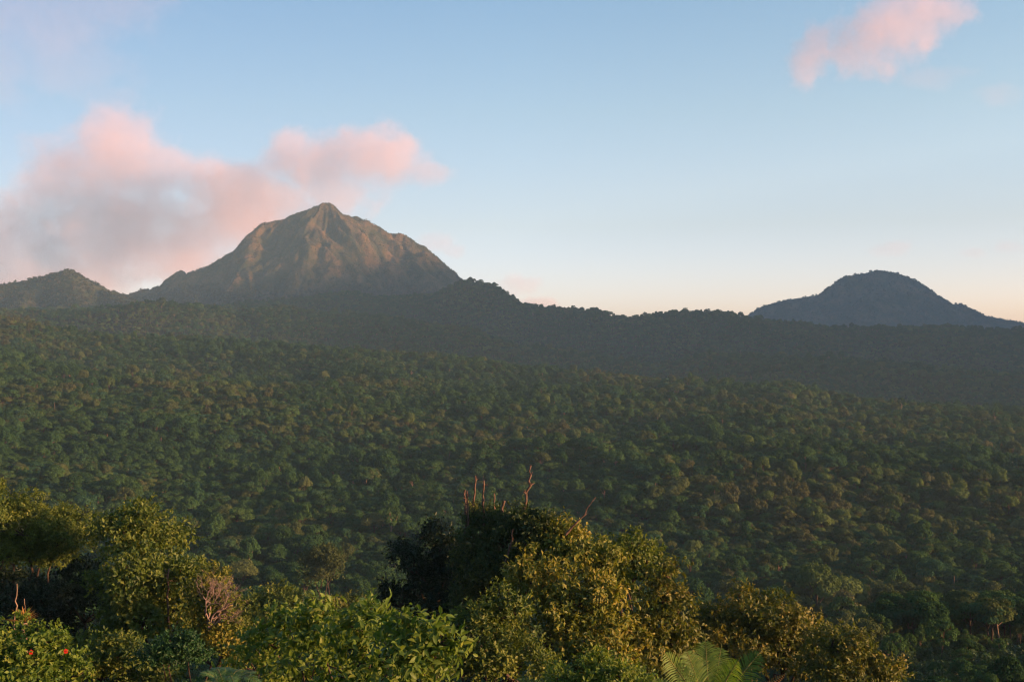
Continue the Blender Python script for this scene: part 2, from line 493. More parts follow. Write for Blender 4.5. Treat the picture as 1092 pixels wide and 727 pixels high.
main_ridges = [
    crest([(110, 318, 4250), (140, 311, 4270), (168, 303, 4300), (192, 288, 4330), (220, 280, 4360), (249, 269, 4400), (264, 250, 4420), (276, 238, 4440), (304, 234, 4470), (311, 228, 4480), (332, 223, 4490), (337, 218, 4495), (343, 216, 4500), (350, 216, 4505), (356, 218.5, 4512), (361, 225, 4525), (366, 230, 4550), (381, 230, 4580), (399, 238, 4600), (414, 249, 4600), (428, 249, 4600), (454, 263, 4580), (480, 287, 4540), (494, 294, 4520), (509, 304, 4500), (540, 325, 4480)]),
    crest([(345, 217, 4500), (334, 232, 4400), (326, 256, 4270), (324, 282, 4130), (326, 306, 4000), (330, 330, 3860)]),
    crest([(352, 218, 4505), (360, 240, 4400), (370, 266, 4270), (384, 292, 4130), (402, 314, 3980)]),
    crest([(348, 222, 4490), (349, 240, 4380), (353, 264, 4240), (360, 290, 4100), (372, 314, 3960)]),
    crest([(338, 226, 4480), (338, 246, 4370), (340, 270, 4230), (346, 294, 4090), (352, 314, 3960)]),
    crest([(276, 239, 4440), (268, 262, 4310), (262, 290, 4140), (258, 318, 4000)]),
    crest([(304, 235, 4470), (296, 262, 4330), (292, 290, 4160), (288, 316, 4020)]),
    crest([(390, 234, 4590), (402, 256, 4470), (416, 284, 4320), (432, 312, 4180)]),
    crest([(428, 250, 4600), (440, 270, 4460), (452, 294, 4300), (462, 318, 4150)]),
    crest([(462, 270, 4570), (474, 290, 4430), (484, 312, 4300)]),
    crest([(192, 289, 4330), (196, 305, 4200), (206, 322, 4050)]),
    crest([(236, 274, 4380), (232, 296, 4230), (234, 318, 4080)]),
]
def peak_object(name, ridges, lat, seed, xr, yr, step, **kw):
    rough = kw.pop('rough', 4.0); warp = kw.pop('warp', 14.0); radial = kw.pop('radial', None)
    sky = kw.pop('sky', None)
    segs = ridge_field(ridges, lat, seed, **kw)
    xg = np.arange(xr[0], xr[1], step); yg = np.arange(yr[0], yr[1], step * 1.15)
    cr_ = ridges[0]
    cu = np.array([CX + FPX * p[0] / p[1] for p in cr_]); ct = np.array([p[2] / p[1] for p in cr_])
    def fn(x, y):
        top = np.interp(CX + FPX * x / y, cu, ct) * y                # nothing overtops the main crest
        h = mountain_height(segs, x, y, seed, warp, rough, radial, top)
        return np.where(h > top, top + 0.12 * (h - top), h)
    Vm, Fm = grid_mesh(xg, yg, fn)
    keep = (Vm[Fm][:, :, 2].max(1) > -60)
    Fm = Fm[keep]
    o = link(name, np_mesh(name, Vm, Fm, M_PEAK, smooth=True))
    return o, fn, Vm

def w_x(px, d): return (px - CX) / FPX * d
peak, peak_fn, peak_V = peak_object('mountain', main_ridges, 1.02, 5, (w_x(60, 4300), w_x(600, 4500)), (3650, 5150), 5.2, warp=20, rough=4.5, radial=(w_x(348, 4520), 4540.0, 17.0))
tag(peak, 'tall brown mountain with steep gullied faces lit by the low sun', None, None, 'structure')

left_ridges = [crest([(-60, 312, 3450), (-20, 307, 3470), (0, 304, 3480), (40, 297, 3500), (60, 291, 3510), (72, 287, 3515), (85, 293, 3520), (100, 303, 3530), (125, 313, 3540), (160, 326, 3550)]),
               crest([(72, 288, 3515), (76, 302, 3420), (84, 318, 3300), (96, 330, 3180)]),
               crest([(30, 299, 3495), (28, 312, 3400), (24, 324, 3280), (18, 334, 3180)]), crest([(100, 303, 3530), (120, 316, 3400), (145, 326, 3270), (180, 334, 3140)]), crest([(-10, 306, 3475), (-14, 320, 3350), (-20, 334, 3200)])]
lp, lp_fn, lp_V = peak_object('mountain_spur', left_ridges, 0.75, 12, (w_x(-110, 3500), w_x(200, 3500)), (3050, 3900), 6.0, spur_len=140.0, warp=10, rough=3.0)
lp.data.materials[0] = M_PEAKG
tag(lp, 'small pointed hill with bare sunlit flank beside the tall mountain', None, None, 'structure')

far_ridges = [crest([(770, 352, 5950), (796, 338, 5950), (815, 325, 5960), (839, 320, 5980), (875, 313, 5990), (888, 304, 6000), (900, 295, 6000), (918, 292, 6000), (936, 288, 6000), (955, 291, 6010), (976, 298, 6020), (1000, 316, 6030), (1015, 324, 6040), (1027, 324, 6050), (1052, 337, 6060), (1082, 342, 6080), (1110, 348, 6100), (1160, 352, 6150)]),
              crest([(936, 289, 6000), (930, 312, 5800), (925, 340, 5560)]),
              crest([(976, 299, 6020), (984, 322, 5820), (990, 345, 5620)]),
              crest([(875, 313, 5990), (868, 330, 5830), (862, 346, 5680)])]
fm_, fm_fn, fm_V = peak_object('distant_mountain', far_ridges, 0.8, 23, (w_x(720, 6000), w_x(1230, 6000)), (5350, 6750), 9.0, spur_len=190.0, warp=18, rough=4.0)
tag(fm_, 'hazy blue grey dome shaped mountain on the horizon', None, None, 'structure')

# ------------------------------------------------------------------ leaves
def leaf_faces(P, D, N, L, Wd, fold=0.18, droop=0.12):
    """Pointed leaves of two folded triangles. P base, D direction, N up side."""
    S = unit(np.cross(D, N)); N = np.cross(S, D)
    L = np.asarray(L)[:, None]; Wd = np.asarray(Wd)[:, None]
    mid = P + D * L * 0.48
    a = P
    b = mid + S * Wd * 0.5 + N * Wd * fold
    c = P + D * L - N * L * droop
    d = mid - S * Wd * 0.5 + N * Wd * fold
    n = len(P)
    V = np.stack([a, b, c, d], 1).reshape(-1, 3)
    i = np.arange(n)[:, None] * 4
    F = np.concatenate([i + np.array([[0, 1, 2]]), i + np.array([[0, 2, 3]])], 1).reshape(-1, 3)
    return V, F

def leaf_faces_big(P, D, N, L, Wd, fold=0.14, droop=0.25):
    """Larger leaves: a curved blade of two segments either side of the midrib."""
    S = unit(np.cross(D, N)); N = np.cross(S, D)
    L = np.asarray(L)[:, None]; Wd = np.asarray(Wd)[:, None]
    def at(t, w):
        return P + D * L * t - N * L * droop * t * t, S * Wd * w, N * Wd * fold
    c0, _, _ = at(0.0, 0); c1, s1, n1 = at(0.3, 0.42); c2, s2, n2 = at(0.68, 0.40); c3, _, _ = at(1.0, 0)
    V = np.stack([c0, c1, c2, c3, c1 + s1 + n1, c2 + s2 + n2, c1 - s1 + n1, c2 - s2 + n2], 1).reshape(-1, 3)
    i = np.arange(len(P))[:, None] * 8
    T = [[0, 4, 1], [1, 4, 5], [1, 5, 2], [2, 5, 3], [0, 1, 6], [1, 7, 6], [1, 2, 7], [2, 3, 7]]
    F = np.concatenate([i + np.array([t]) for t in T], 1).reshape(-1, 3)
    return V, F

def sphere_dirs(n, rng, low=-1.0):
    z = rng.uniform(low, 1, n); a = rng.uniform(0, 2 * math.pi, n)
    r = np.sqrt(np.clip(1 - z * z, 0, 1))
    return np.stack([r * np.cos(a), r * np.sin(a), z], 1)

def forest_tree(seed, shape, leafmat, n_leaf=1.0):
    """One forest tree, trunk at the origin, about 12 m tall."""
    rng = np.random.default_rng(seed)
    rx, rz, zc = {'round': (4.6, 3.7, 8.3), 'flat': (5.0, 2.9, 9.0), 'oval': (3.6, 4.6, 8.6), 'layered': (4.8, 3.4, 8.6), 'ragged': (4.4, 4.0, 8.2), 'dense': (4.2, 3.6, 7.8)}[shape]
    nb = {'round': 34, 'flat': 30, 'oval': 30, 'layered': 30, 'ragged': 24, 'dense': 40}[shape]
    dirs = sphere_dirs(nb, rng, -0.45)
    rad = rng.uniform(0.5, 0.95, nb) if shape in ('ragged', 'layered') else rng.uniform(0.5, 0.82, nb)
    cen = dirs * rad[:, None] * np.array([rx, rx, rz]) + np.array([0, 0, zc])
    if shape == 'layered':
        cen[:, 2] = np.round(cen[:, 2] / 2.1) * 2.1 + rng.normal(size=nb) * 0.25
    brad = rng.uniform(0.15, 0.38, nb) * rx
    Ps, Ds, Ns, ts = [], [], [], []
    for k in range(nb):
        m = int(170 * n_leaf * (brad[k] / 1.5) ** 1.5)
        d = sphere_dirs(m, rng, -0.35)
        sq = 0.78 if shape in ('flat', 'layered') else 0.8
        p = cen[k] + d * np.array([1, 1, sq]) * brad[k] * rng.uniform(0.75, 1.1, (m, 1))
        Ps.append(p)
        nn = unit(d * 0.8 + 0.5 * unit(cen[k] - np.array([0, 0, zc - 1.5])) + rng.normal(size=(m, 3)) * 0.5 + np.array([0, 0, 0.25]))
        Ns.append(nn)
        dd = rng.normal(size=(m, 3)); dd[:, 2] -= 0.3
        dd = dd - nn * (dd * nn).sum(1, keepdims=True)
        Ds.append(unit(dd))
        ts.append(np.clip(0.5 + rng.normal() * 0.2 + rng.normal(size=m) * 0.16, 0, 1))
    P = np.concatenate(Ps); D = np.concatenate(Ds); N = np.concatenate(Ns); t = np.concatenate(ts)
    L = rng.uniform(0.30, 0.70, len(P))
    Vl, Fl = leaf_faces(P - D * L[:, None] * 0.5, D, N, L, L * 0.72, 0.12, 0.15)
    tb = Tubes()
    top = np.array([0, 0, zc])
    tb.add(bend((0, 0, -1.5), top, rng, 5, 0.025), np.linspace(0.27, 0.14, 5), 5)
    for k in rng.permutation(nb)[:7]:
        tb.add(bend((0, 0, zc * rng.uniform(0.55, 0.85)), cen[k], rng, 3, 0.05), [0.12, 0.08, 0.04], 4)
    Vt, Ft = tb.arrays()
    Ft = np.concatenate([Ft[:, [0, 1, 2]], Ft[:, [0, 2, 3]]])
    V = np.concatenate([Vl, Vt]); F = np.concatenate([Fl, Ft + len(Vl)])
    fm = np.concatenate([np.zeros(len(Fl)), np.ones(len(Ft))])
    tint = np.concatenate([np.repeat(t, 2), np.zeros(len(Ft))])
    return np_mesh('forest_tree', V, F, [leafmat, M_PALEBARK if seed % 3 == 0 else M_BARK], tint, fm)

def palm_mesh(seed):
    """A forest palm, seen small."""
    rng = np.random.default_rng(seed)
    Vs, Fs, n = [], [], 0
    tb = Tubes(); tb.add([(0, 0, -1.5), (0.1, 0, 5), (0, 0.1, 10.2)], [0.18, 0.15, 0.13], 5)
    P, D, N, L = [], [], [], []
    for k in range(17):
        a = k * 2.4; el = rng.uniform(-0.1, 1.1)
        h = np.array([math.cos(a), math.sin(a), 0])
        t = np.linspace(0.1, 1, 14)
        r = 2.9 * np.cos(el) * t; z = 10.2 + 2.9 * math.sin(el) * t - 1.7 * t * t
        c = h[None] * r[:, None]; c[:, 2] = z
        s = np.cross(h, [0, 0, 1.0])
        for sg in (-1, 1):
            P.append(c); dd = unit(s * sg + h * 0.5 + np.array([0, 0, -0.35])); D.append(np.repeat(dd[None], 14, 0))
            N.append(np.repeat(np.array([[0, 0, 1.0]]), 14, 0)); L.append(0.9 * np.sin(0.25 + t * 2.6))
    P = np.concatenate(P); D = np.concatenate(D); N = np.concatenate(N); L = np.concatenate(L)
    Vl, Fl = leaf_faces(P, D, N, L, 0.24 + 0 * L)
    Vt, Ft = tb.arrays(); Ft = np.concatenate([Ft[:, [0, 1, 2]], Ft[:, [0, 2, 3]]])
    return np_mesh('forest_palm', np.concatenate([Vl, Vt]), np.concatenate([Fl, Ft + len(Vl)]), [M_FOREST[1], M_PALEBARK],
                   np.concatenate([np.full(len(Fl), 0.5), np.zeros(len(Ft))]), np.concatenate([np.zeros(len(Fl)), np.ones(len(Ft))]))

def shrub_mesh(seed, mat, n=260, leaf=0.34):
    rng = np.random.default_rng(seed)
    nb = 9
    cen = sphere_dirs(nb, rng, 0.0) * np.array([0.9, 0.9, 0.9]) + np.array([0, 0, 0.3])
    k = rng.integers(0, nb, n)
    d = sphere_dirs(n, rng, -0.3)
    P = cen[k] + d * rng.uniform(0.3, 0.6, (n, 1))
    N = unit(d + rng.normal(size=(n, 3)) * 0.5 + [0, 0, 0.4]); D = rng.normal(size=(n, 3)); D = unit(D - N * (D * N).sum(1, keepdims=True))
    L = rng.uniform(0.7, 1.3, n) * leaf
    Vl, Fl = leaf_faces(P, D, N, L, L * 0.65)
    return np_mesh('shrub', Vl, Fl, mat, np.repeat(rng.uniform(0, 1, n), 2))

KINDS = [('round', 0), ('flat', 2), ('oval', 1), ('layered', 4), ('ragged', 3), ('dense', 0), ('round', 5), ('layered', 1), ('round', 2)]
PROTO = [forest_tree(100 + 7 * k, s, M_FOREST[c]) for k, (s, c) in enumerate(KINDS)] + [palm_mesh(77)]
KIND_WORDS = ['deep green round crowned tree', 'olive flat topped tree', 'green tall oval tree', 'blue green layered tree', 'brownish loose crowned tree', 'dense dark green tree', 'yellow green round crowned tree', 'mid green layered tree', 'olive round crowned tree', 'feathery green palm']

# ------------------------------------------------------------------ scattering (stuff only)
def stuff_scatter(name, protos, pts, kinds, rots, scales, label, cat):
    c = bpy.data.collections.new(name + '_kinds')
    for k, me in enumerate(protos):
        c.objects.link(bpy.data.objects.new('kind_%02d' % k, me))
    me = bpy.data.meshes.new(name)
    me.vertices.add(len(pts)); me.vertices.foreach_set('co', np.ascontiguousarray(pts, np.float32).ravel())
    a = me.attributes.new('pick', 'INT', 'POINT'); a.data.foreach_set('value', np.ascontiguousarray(kinds, np.int32))
    a = me.attributes.new('turn', 'FLOAT_VECTOR', 'POINT'); a.data.foreach_set('vector', np.ascontiguousarray(rots, np.float32).ravel())
    a = me.attributes.new('size', 'FLOAT_VECTOR', 'POINT'); a.data.foreach_set('vector', np.ascontiguousarray(scales, np.float32).ravel())
    o = link(name, me)
    g = bpy.data.node_groups.new(name, 'GeometryNodeTree')
    g.interface.new_socket('Geometry', in_out='INPUT', socket_type='NodeSocketGeometry')
    g.interface.new_socket('Geometry', in_out='OUTPUT', socket_type='NodeSocketGeometry')
    gi = g.nodes.new('NodeGroupInput'); go = g.nodes.new('NodeGroupOutput')
    iop = g.nodes.new('GeometryNodeInstanceOnPoints')
    ci = g.nodes.new('GeometryNodeCollectionInfo')
    ci.inputs['Collection'].default_value = c
    ci.inputs['Separate Children'].default_value = True
    ci.inputs['Reset Children'].default_value = True
    def attr(nm, tp):
        n = g.nodes.new('GeometryNodeInputNamedAttribute'); n.data_type = tp; n.inputs['Name'].default_value = nm
        return n.outputs['Attribute']
    e2r = g.nodes.new('FunctionNodeEulerToRotation')
    g.links.new(attr('turn', 'FLOAT_VECTOR'), e2r.inputs[0])
    g.links.new(gi.outputs[0], iop.inputs['Points'])
    g.links.new(ci.outputs[0], iop.inputs['Instance'])
    iop.inputs['Pick Instance'].default_value = True
    g.links.new(attr('pick', 'INT'), iop.inputs['Instance Index'])
    g.links.new(e2r.outputs[0], iop.inputs['Rotation'])
    g.links.new(attr('size', 'FLOAT_VECTOR'), iop.inputs['Scale'])
    g.links.new(iop.outputs[0], go.inputs[0])
    md = o.modifiers.new('scatter', 'NODES'); md.node_group = g
    return tag(o, label, cat, None, 'stuff')

def scatter_points(y0, y1, spacing, rng, ulo=-90, uhi=1190, jit=0.62):
    """Jittered grid in plan, kept to the wedge the photo could see plus a margin."""
    xs = np.arange(w_x(ulo, y1), w_x(uhi, y1), spacing); ys = np.arange(y0, y1, spacing)
    X, Y = np.meshgrid(xs, ys)
    X[1::2] += spacing * 0.5
    X = X.ravel() + rng.normal(size=X.size) * spacing * jit * 0.7; Y = Y.ravel() + rng.normal(size=Y.size) * spacing * jit * 0.7
    u = CX + FPX * X / Y
    k = (u > ulo) & (u < uhi) & (Y > y0)
    return X[k], Y[k]

def choose_kinds(x, y, rng):
    """Patches: some stands are greener, some olive or brownish."""
    n = 1.3 * fbm(x / 150.0, y / 150.0, 61, 3) + rng.normal(size=len(x)) * 0.36
    k = np.select([n < -0.42, n < -0.2, n < 0.02, n < 0.1, n < 0.26, n < 0.42, n < 0.62, n < 0.85], [5, 0, 7, 3, 2, 1, 8, 6], 4)
    k = np.where(rng.random(len(x)) < 0.03, 9, k)
    return k

rng = np.random.default_rng(2024)
bands = [(115, 420, 4.7, 0.72), (420, 1000, 4.3, 0.62), (1000, 1900, 4.9, 0.68), (1900, 3700, 6.0, 0.80)]
TX, TY, TS = [], [], []
for (a, b, sp, sc) in bands:
    x, y = scatter_points(a, b, sp, rng, jit=0.6 if b < 1950 else 0.45)
    s = sc * np.clip(np.exp(rng.normal(size=len(x)) * 0.36 - 0.04), 0.42, 2.0) * (0.92 + 0.22 * fbm(x / 120.0, y / 120.0, 71, 2))
    TX.append(x); TY.append(y); TS.append(s)
TX = np.concatenate(TX); TY = np.concatenate(TY); TS = np.concatenate(TS)
TZ = terrain(TX, TY)
TK = choose_kinds(TX, TY, rng)
TU = CX + FPX * TX / TY
near_spur = (TY < 330) & (TU > 850)
TS = np.where(near_spur, TS * 0.52, TS)
TS = np.where(TY < 260, TS * 0.75, TS)
TS = np.where(TK == 9, TS * 0.9, TS)
TH = TS * rng.uniform(0.8, 1.3, len(TS)) * np.where(rng.random(len(TS)) < 0.05, 1.22, 1.0)
TW = TS * rng.uniform(0.72, 1.38, len(TS))                          # crowns are seldom round
TR = np.stack([rng.normal(size=len(TS)) * 0.05, rng.normal(size=len(TS)) * 0.05, rng.uniform(0, 6.283, len(TS))], 1)

# the 300 forest trees that show largest are objects of their own
FG_LINE = poly([(0, 515), (30, 528), (85, 560), (100, 545), (170, 543), (205, 580), (255, 610), (300, 640), (345, 650), (410, 610), (470, 560), (500, 540), (560, 545), (600, 560), (690, 580), (740, 610), (752, 655), (790, 628), (870, 645), (950, 690), (965, 727), (1092, 735)])
top_py = CY - FPX * (TZ + 11.0 * TH) / TY
seen = (TU > 2) & (TU < 1090) & (top_py + 6 < np.minimum(FG_LINE(TU), 727)) & (TY > 190)
score = np.where(seen, TS / TY, -1)
solo = np.argsort(-score)[:300]
rest = np.setdiff1d(np.arange(len(TX)), solo)
def zone_words(u, y):
    if u < 215: return 'in the forest behind the trees at left edge'
    if u < 420: return 'in the forest right of the dead bush'
    if u < 560: return 'in the forest behind the bare snags'
    if u < 760: return 'in the forest above the golden tree'
    if u < 930: return 'in the forest behind the brown gold tree'
    if y < 330: return 'on the spur at bottom right'
    return 'in the forest above the bottom right spur'
for i in solo:
    o = link('palm_tree' if TK[i] == 9 else 'forest_tree', PROTO[TK[i]], None, (TX[i], TY[i], TZ[i]))
    o.rotation_euler = TR[i]; o.scale = (TS[i], TW[i], TH[i])
    tag(o, KIND_WORDS[TK[i]] + ' ' + zone_words(TU[i], TY[i]), 'tree', 'trees of the valley forest nearest the viewer')
stuff_scatter('forest', PROTO, np.stack([TX, TY, TZ], 1)[rest], TK[rest], TR[rest], np.stack([TS, TW, TH], 1)[rest],
              'dense rainforest canopy covering the valley slopes and ridges behind', 'forest')

# the lower storey that closes the canopy between the crowns
GX, GY, GS = [], [], []
for (a, b, sp, sc) in [(200, 1000, 4.2, 0.48), (1000, 2000, 5.6, 0.54)]:
    x, y = scatter_points(a, b, sp, rng)
    GX.append(x); GY.append(y); GS.append(sc * rng.uniform(0.6, 1.35, len(x)))
GX = np.concatenate(GX); GY = np.concatenate(GY); GS = np.concatenate(GS)
stuff_scatter('understorey', PROTO[:9], np.stack([GX, GY, terrain(GX, GY) + 0.5], 1), choose_kinds(GX, GY, rng) % 9, np.stack([0 * GX, 0 * GX, rng.uniform(0, 6.283, len(GX))], 1),
              np.stack([GS * 1.25, GS * 1.25, GS * 1.15], 1), 'lower trees and saplings filling the gaps under the forest canopy', 'undergrowth')

# low scrub on the peaks
M_SCRUB = leaf_mat('scrub_leaves', [(0.035, 0.038, 0.014), (0.06, 0.055, 0.022), (0.09, 0.07, 0.032)], trans=0.15, per_object=0.6)
M_SCRUBG = leaf_mat('scrub_green_leaves', [(0.022, 0.036, 0.014), (0.036, 0.05, 0.018), (0.055, 0.063, 0.023)], trans=0.15, per_object=0.6)
SCRUB = [shrub_mesh(5, M_SCRUB, 70, 0.85), shrub_mesh(6, M_SCRUBG, 70, 0.85)]
px_, py_, pz_ = [], [], []
for fn, (x0, x1), (y0, y1), sp in ((peak_fn, (w_x(90, 4300), w_x(545, 4500)), (3850, 4620), 6.0), (lp_fn, (w_x(-40, 3500), w_x(165, 3500)), (3150, 3560), 8.0), (fm_fn, (w_x(760, 6000), w_x(1120, 6000)), (5550, 6100), 11.0)):
    X, Y = np.meshgrid(np.arange(x0, x1, sp), np.arange(y0, y1, sp))
    X = X.ravel() + rng.normal(size=X.size) * sp * 0.4; Y = Y.ravel() + rng.normal(size=Y.size) * sp * 0.4
    Z = fn(X, Y)
    k = (Z > (CY - 345) / FPX * Y) & (rng.random(len(X)) < np.clip(0.8 + 0.8 * fbm(X / 60.0, Y / 60.0, 91, 3), 0.12, 1))
    px_.append(X[k]); py_.append(Y[k]); pz_.append(Z[k])
X = np.concatenate(px_); Y = np.concatenate(py_); Z = np.concatenate(pz_) - 0.6
s = np.clip(np.exp(rng.normal(size=len(X)) * 0.4), 0.4, 2.0) * np.where(Y > 5000, 2.6, np.where(Y < 3700, 2.5, 1.15 + 1.9 * smooth01((210 + 40 * fbm(X / 200.0, Y / 200.0, 95, 3) - Z) / 70.0)))
stuff_scatter('mountain_scrub', SCRUB, np.stack([X, Y, Z], 1), (rng.random(len(X)) < 0.45).astype(int), np.stack([0 * X, 0 * X, rng.uniform(0, 6.28, len(X))], 1), np.stack([s, s, s * rng.uniform(0.6, 1.3, len(s))], 1),
              'low scrub and stunted trees clothing the mountain faces', 'scrub')

# undergrowth on the viewer's own hillside
M_UNDER = leaf_mat('undergrowth_leaves', [(0.025, 0.05, 0.015), (0.05, 0.085, 0.022), (0.09, 0.12, 0.035)], trans=0.3, per_object=0.6)
UNDER = [shrub_mesh(15, M_UNDER, 420, 0.22), shrub_mesh(16, M_UNDER, 420, 0.3)]
X, Y = scatter_points(34, 330, 2.6, rng, -120, 1230)
k = rng.random(len(X)) < np.where(Y < 130, 1.0, 0.55)
X, Y = X[k], Y[k]
Z = terrain(X, Y)
s = rng.uniform(1.0, 2.0, len(X))
stuff_scatter('undergrowth', UNDER, np.stack([X, Y, Z], 1), rng.integers(0, 2, len(X)), np.stack([0 * X, 0 * X, rng.uniform(0, 6.28, len(X))], 1), np.stack([s, s, s], 1),
              'leafy undergrowth between the near trees on the hillside', 'undergrowth')

# ------------------------------------------------------------------ near trees
def tree(name, label, cat, lobes, leafmat, seed, bark=M_BARK, leaf=(0.24, 0.11), dens=1.0, base=None, trunk_r=0.22, sub=11, big=False, low=-0.5, limbs_seen=0.5, group=None, droop=0.0, twig=0.5, hollow=0.55):
    """A broadleaf tree or bush: lobes are (px, py, distance, radius_px_x, radius_px_y)."""
    rng = np.random.default_rng(seed)
    C = np.array([px2w(l[0], l[1], l[2]) for l in lobes])
    Rx = np.array([l[3] * l[2] / FPX for l in lobes]); Rz = np.array([l[4] * l[2] / FPX for l in lobes])
    if base is None:
        bx, by = C[:, 0].mean(), C[:, 1].mean()
    else:
        bx, by = w_x(base[0], base[1]), base[1]
    bz = float(terrain([bx], [by])[0]) - 0.3
    root = empty(name, (bx, by, bz), label, cat, group)
    mid = np.average(C, axis=0, weights=Rx)
    tb = Tubes()
    fork = np.array([bx + (mid[0] - bx) * 0.55, by + (mid[1] - by) * 0.55, bz + max(0.45 * (C[:, 2].min() - bz), 0.6)])
    tb.add(bend((bx, by, bz), fork, rng, 7, 0.025), np.linspace(trunk_r * 1.25, trunk_r * 0.85, 7), 8)
    Ps, Ds, Ns, Ls, Ts = [], [], [], [], []
    for k in range(len(C)):
        rad = np.array([Rx[k], Rx[k], Rz[k]])
        tb.add(bend(fork, C[k], rng, 7, 0.05, 0.03), np.linspace(trunk_r * 0.6, trunk_r * 0.22, 7), 6)
        dirs = sphere_dirs(sub, rng, low)
        sc = C[k] + dirs * rad * rng.uniform(0.55, 1.08, (sub, 1))
        sr = rng.uniform(0.17, 0.44, sub)
        for j in range(sub):
            if rng.random() < limbs_seen:
                tb.add(bend(C[k] - np.array([0, 0, 0.25 * Rz[k]]), sc[j], rng, 5, 0.06, 0.05), np.linspace(trunk_r * 0.3, 0.015, 5), 4)
            rr = sr[j] * rad
            area = 4 * math.pi * float(rr[0] * (rr[0] * 0.5 + rr[2] * 0.5))
            K = 7
            ns = int(0.85 * dens * rng.uniform(0.55, 1.15) * area * 1.5 / (leaf[0] * leaf[1] * 0.5 * K)) + 3
            d = sphere_dirs(ns, rng, -0.65)
            p = sc[j] + d * rr * np.where(rng.random((ns, 1)) < 0.07, rng.uniform(1.1, 1.5, (ns, 1)), rng.uniform(hollow, 1.08, (ns, 1)))
            tw = unit(d + rng.normal(size=(ns, 3)) * 0.55 + np.array([0, 0, 0.35 - droop]))
            tl = rng.uniform(0.7, 1.3, ns) * leaf[0] * (1.5 + twig)
            f = np.linspace(0.15, 1.0, K)
            lp_ = p[:, None] + tw[:, None] * (tl[:, None] * f[None])[..., None]
            side = rng.normal(size=(ns, K, 3))
            ld = unit(tw[:, None] * rng.uniform(0.2, 0.9, (ns, K, 1)) + unit(side) * 0.9 + np.array([0, 0, -0.1 - droop]))
            ln = unit(np.array([0, 0, 0.35]) + 0.55 * d[:, None] + 0.6 * dirs[j] + rng.normal(size=(ns, K, 3)) * 0.45)
            Ps.append(lp_.reshape(-1, 3)); Ds.append(ld.reshape(-1, 3)); Ns.append(ln.reshape(-1, 3))
            Ls.append(leaf[0] * rng.uniform(0.65, 1.25, ns * K))
            t0 = 0.5 + rng.normal() * 0.14
            Ts.append(np.clip(t0 + np.repeat(rng.normal(size=ns) * 0.12, K) + rng.normal(size=ns * K) * 0.1, 0, 1))
    P = np.concatenate(Ps); D = np.concatenate(Ds); N = np.concatenate(Ns); L = np.concatenate(Ls); T = np.concatenate(Ts)
    fn = leaf_faces_big if big else leaf_faces
    Vl, Fl = fn(P, D, N, L, L * leaf[1] / leaf[0])
    part('crown', Vl, Fl, leafmat, root, np.repeat(T, len(Fl) // len(P)))
    Vt, Ft = tb.arrays()
    part('trunk', Vt, Ft, bark, root, smooth=True)
    return root

def stem(parent, name, pts, r0, r1, mat, rng, wob=0.015, forks=0):
    """A bare stem through photo points (px, py, distance)."""
    tb = Tubes()
    P = np.array([px2w(*p) for p in pts])
    t = np.linspace(0, 1, len(P)); tt = np.linspace(0, 1, 10)
    Q = np.stack([np.interp(tt, t, P[:, k]) for k in range(3)], 1)
    L = np.linalg.norm(P[-1] - P[0])
    Q[1:-1] += rng.normal(size=(8, 3)) * wob * L
    rad = np.linspace(r0, r1, 10) * (1 + 0.18 * rng.normal(size=10))
    rad = rad * 0.78
    tb.add(Q, np.abs(rad), 7)
    for k in range(forks):
        i = rng.integers(4, 9)
        d = unit(rng.normal(size=3) + np.array([0, 0, 0.9]))
        tb.add(bend(Q[i], Q[i] + d * min(L * rng.uniform(0.05, 0.1), 0.32), rng, 4, 0.06), np.linspace(rad[i] * 0.55, r1 * 0.3, 4), 5)
    V, F = tb.arrays()
    return part(name, V, F, mat, parent, smooth=True)

def pal(name, *cols, **kw):
    return leaf_mat(name, list(cols), per_object=0.0, **kw)

L_OLIVE = pal('olive_leaves', (0.034, 0.066, 0.014), (0.085, 0.122, 0.020), (0.17, 0.19, 0.032), trans=0.35)
L_GOLD = pal('gold_green_leaves', (0.050, 0.080, 0.014), (0.125, 0.150, 0.022), (0.25, 0.205, 0.034), trans=0.35)
L_BROWN = pal('brown_gold_leaves', (0.040, 0.064, 0.014), (0.098, 0.116, 0.022), (0.20, 0.160, 0.030), trans=0.35)
L_SHADED = pal('shade_dark_leaves', (0.008, 0.018, 0.008), (0.014, 0.028, 0.010), (0.022, 0.038, 0.013), trans=0.12)  # shade on the two dark trees is put into the leaf colour
L_GREEN = pal('fresh_green_leaves', (0.045, 0.095, 0.016), (0.105, 0.165, 0.024), (0.19, 0.22, 0.034), trans=0.4)
L_VINE = pal('vine_leaves', (0.018, 0.040, 0.012), (0.045, 0.070, 0.018), (0.11, 0.12, 0.026), trans=0.3)
L_DEEP = pal('deep_green_leaves', (0.014, 0.045, 0.014), (0.026, 0.075, 0.020), (0.04, 0.10, 0.026), trans=0.25)

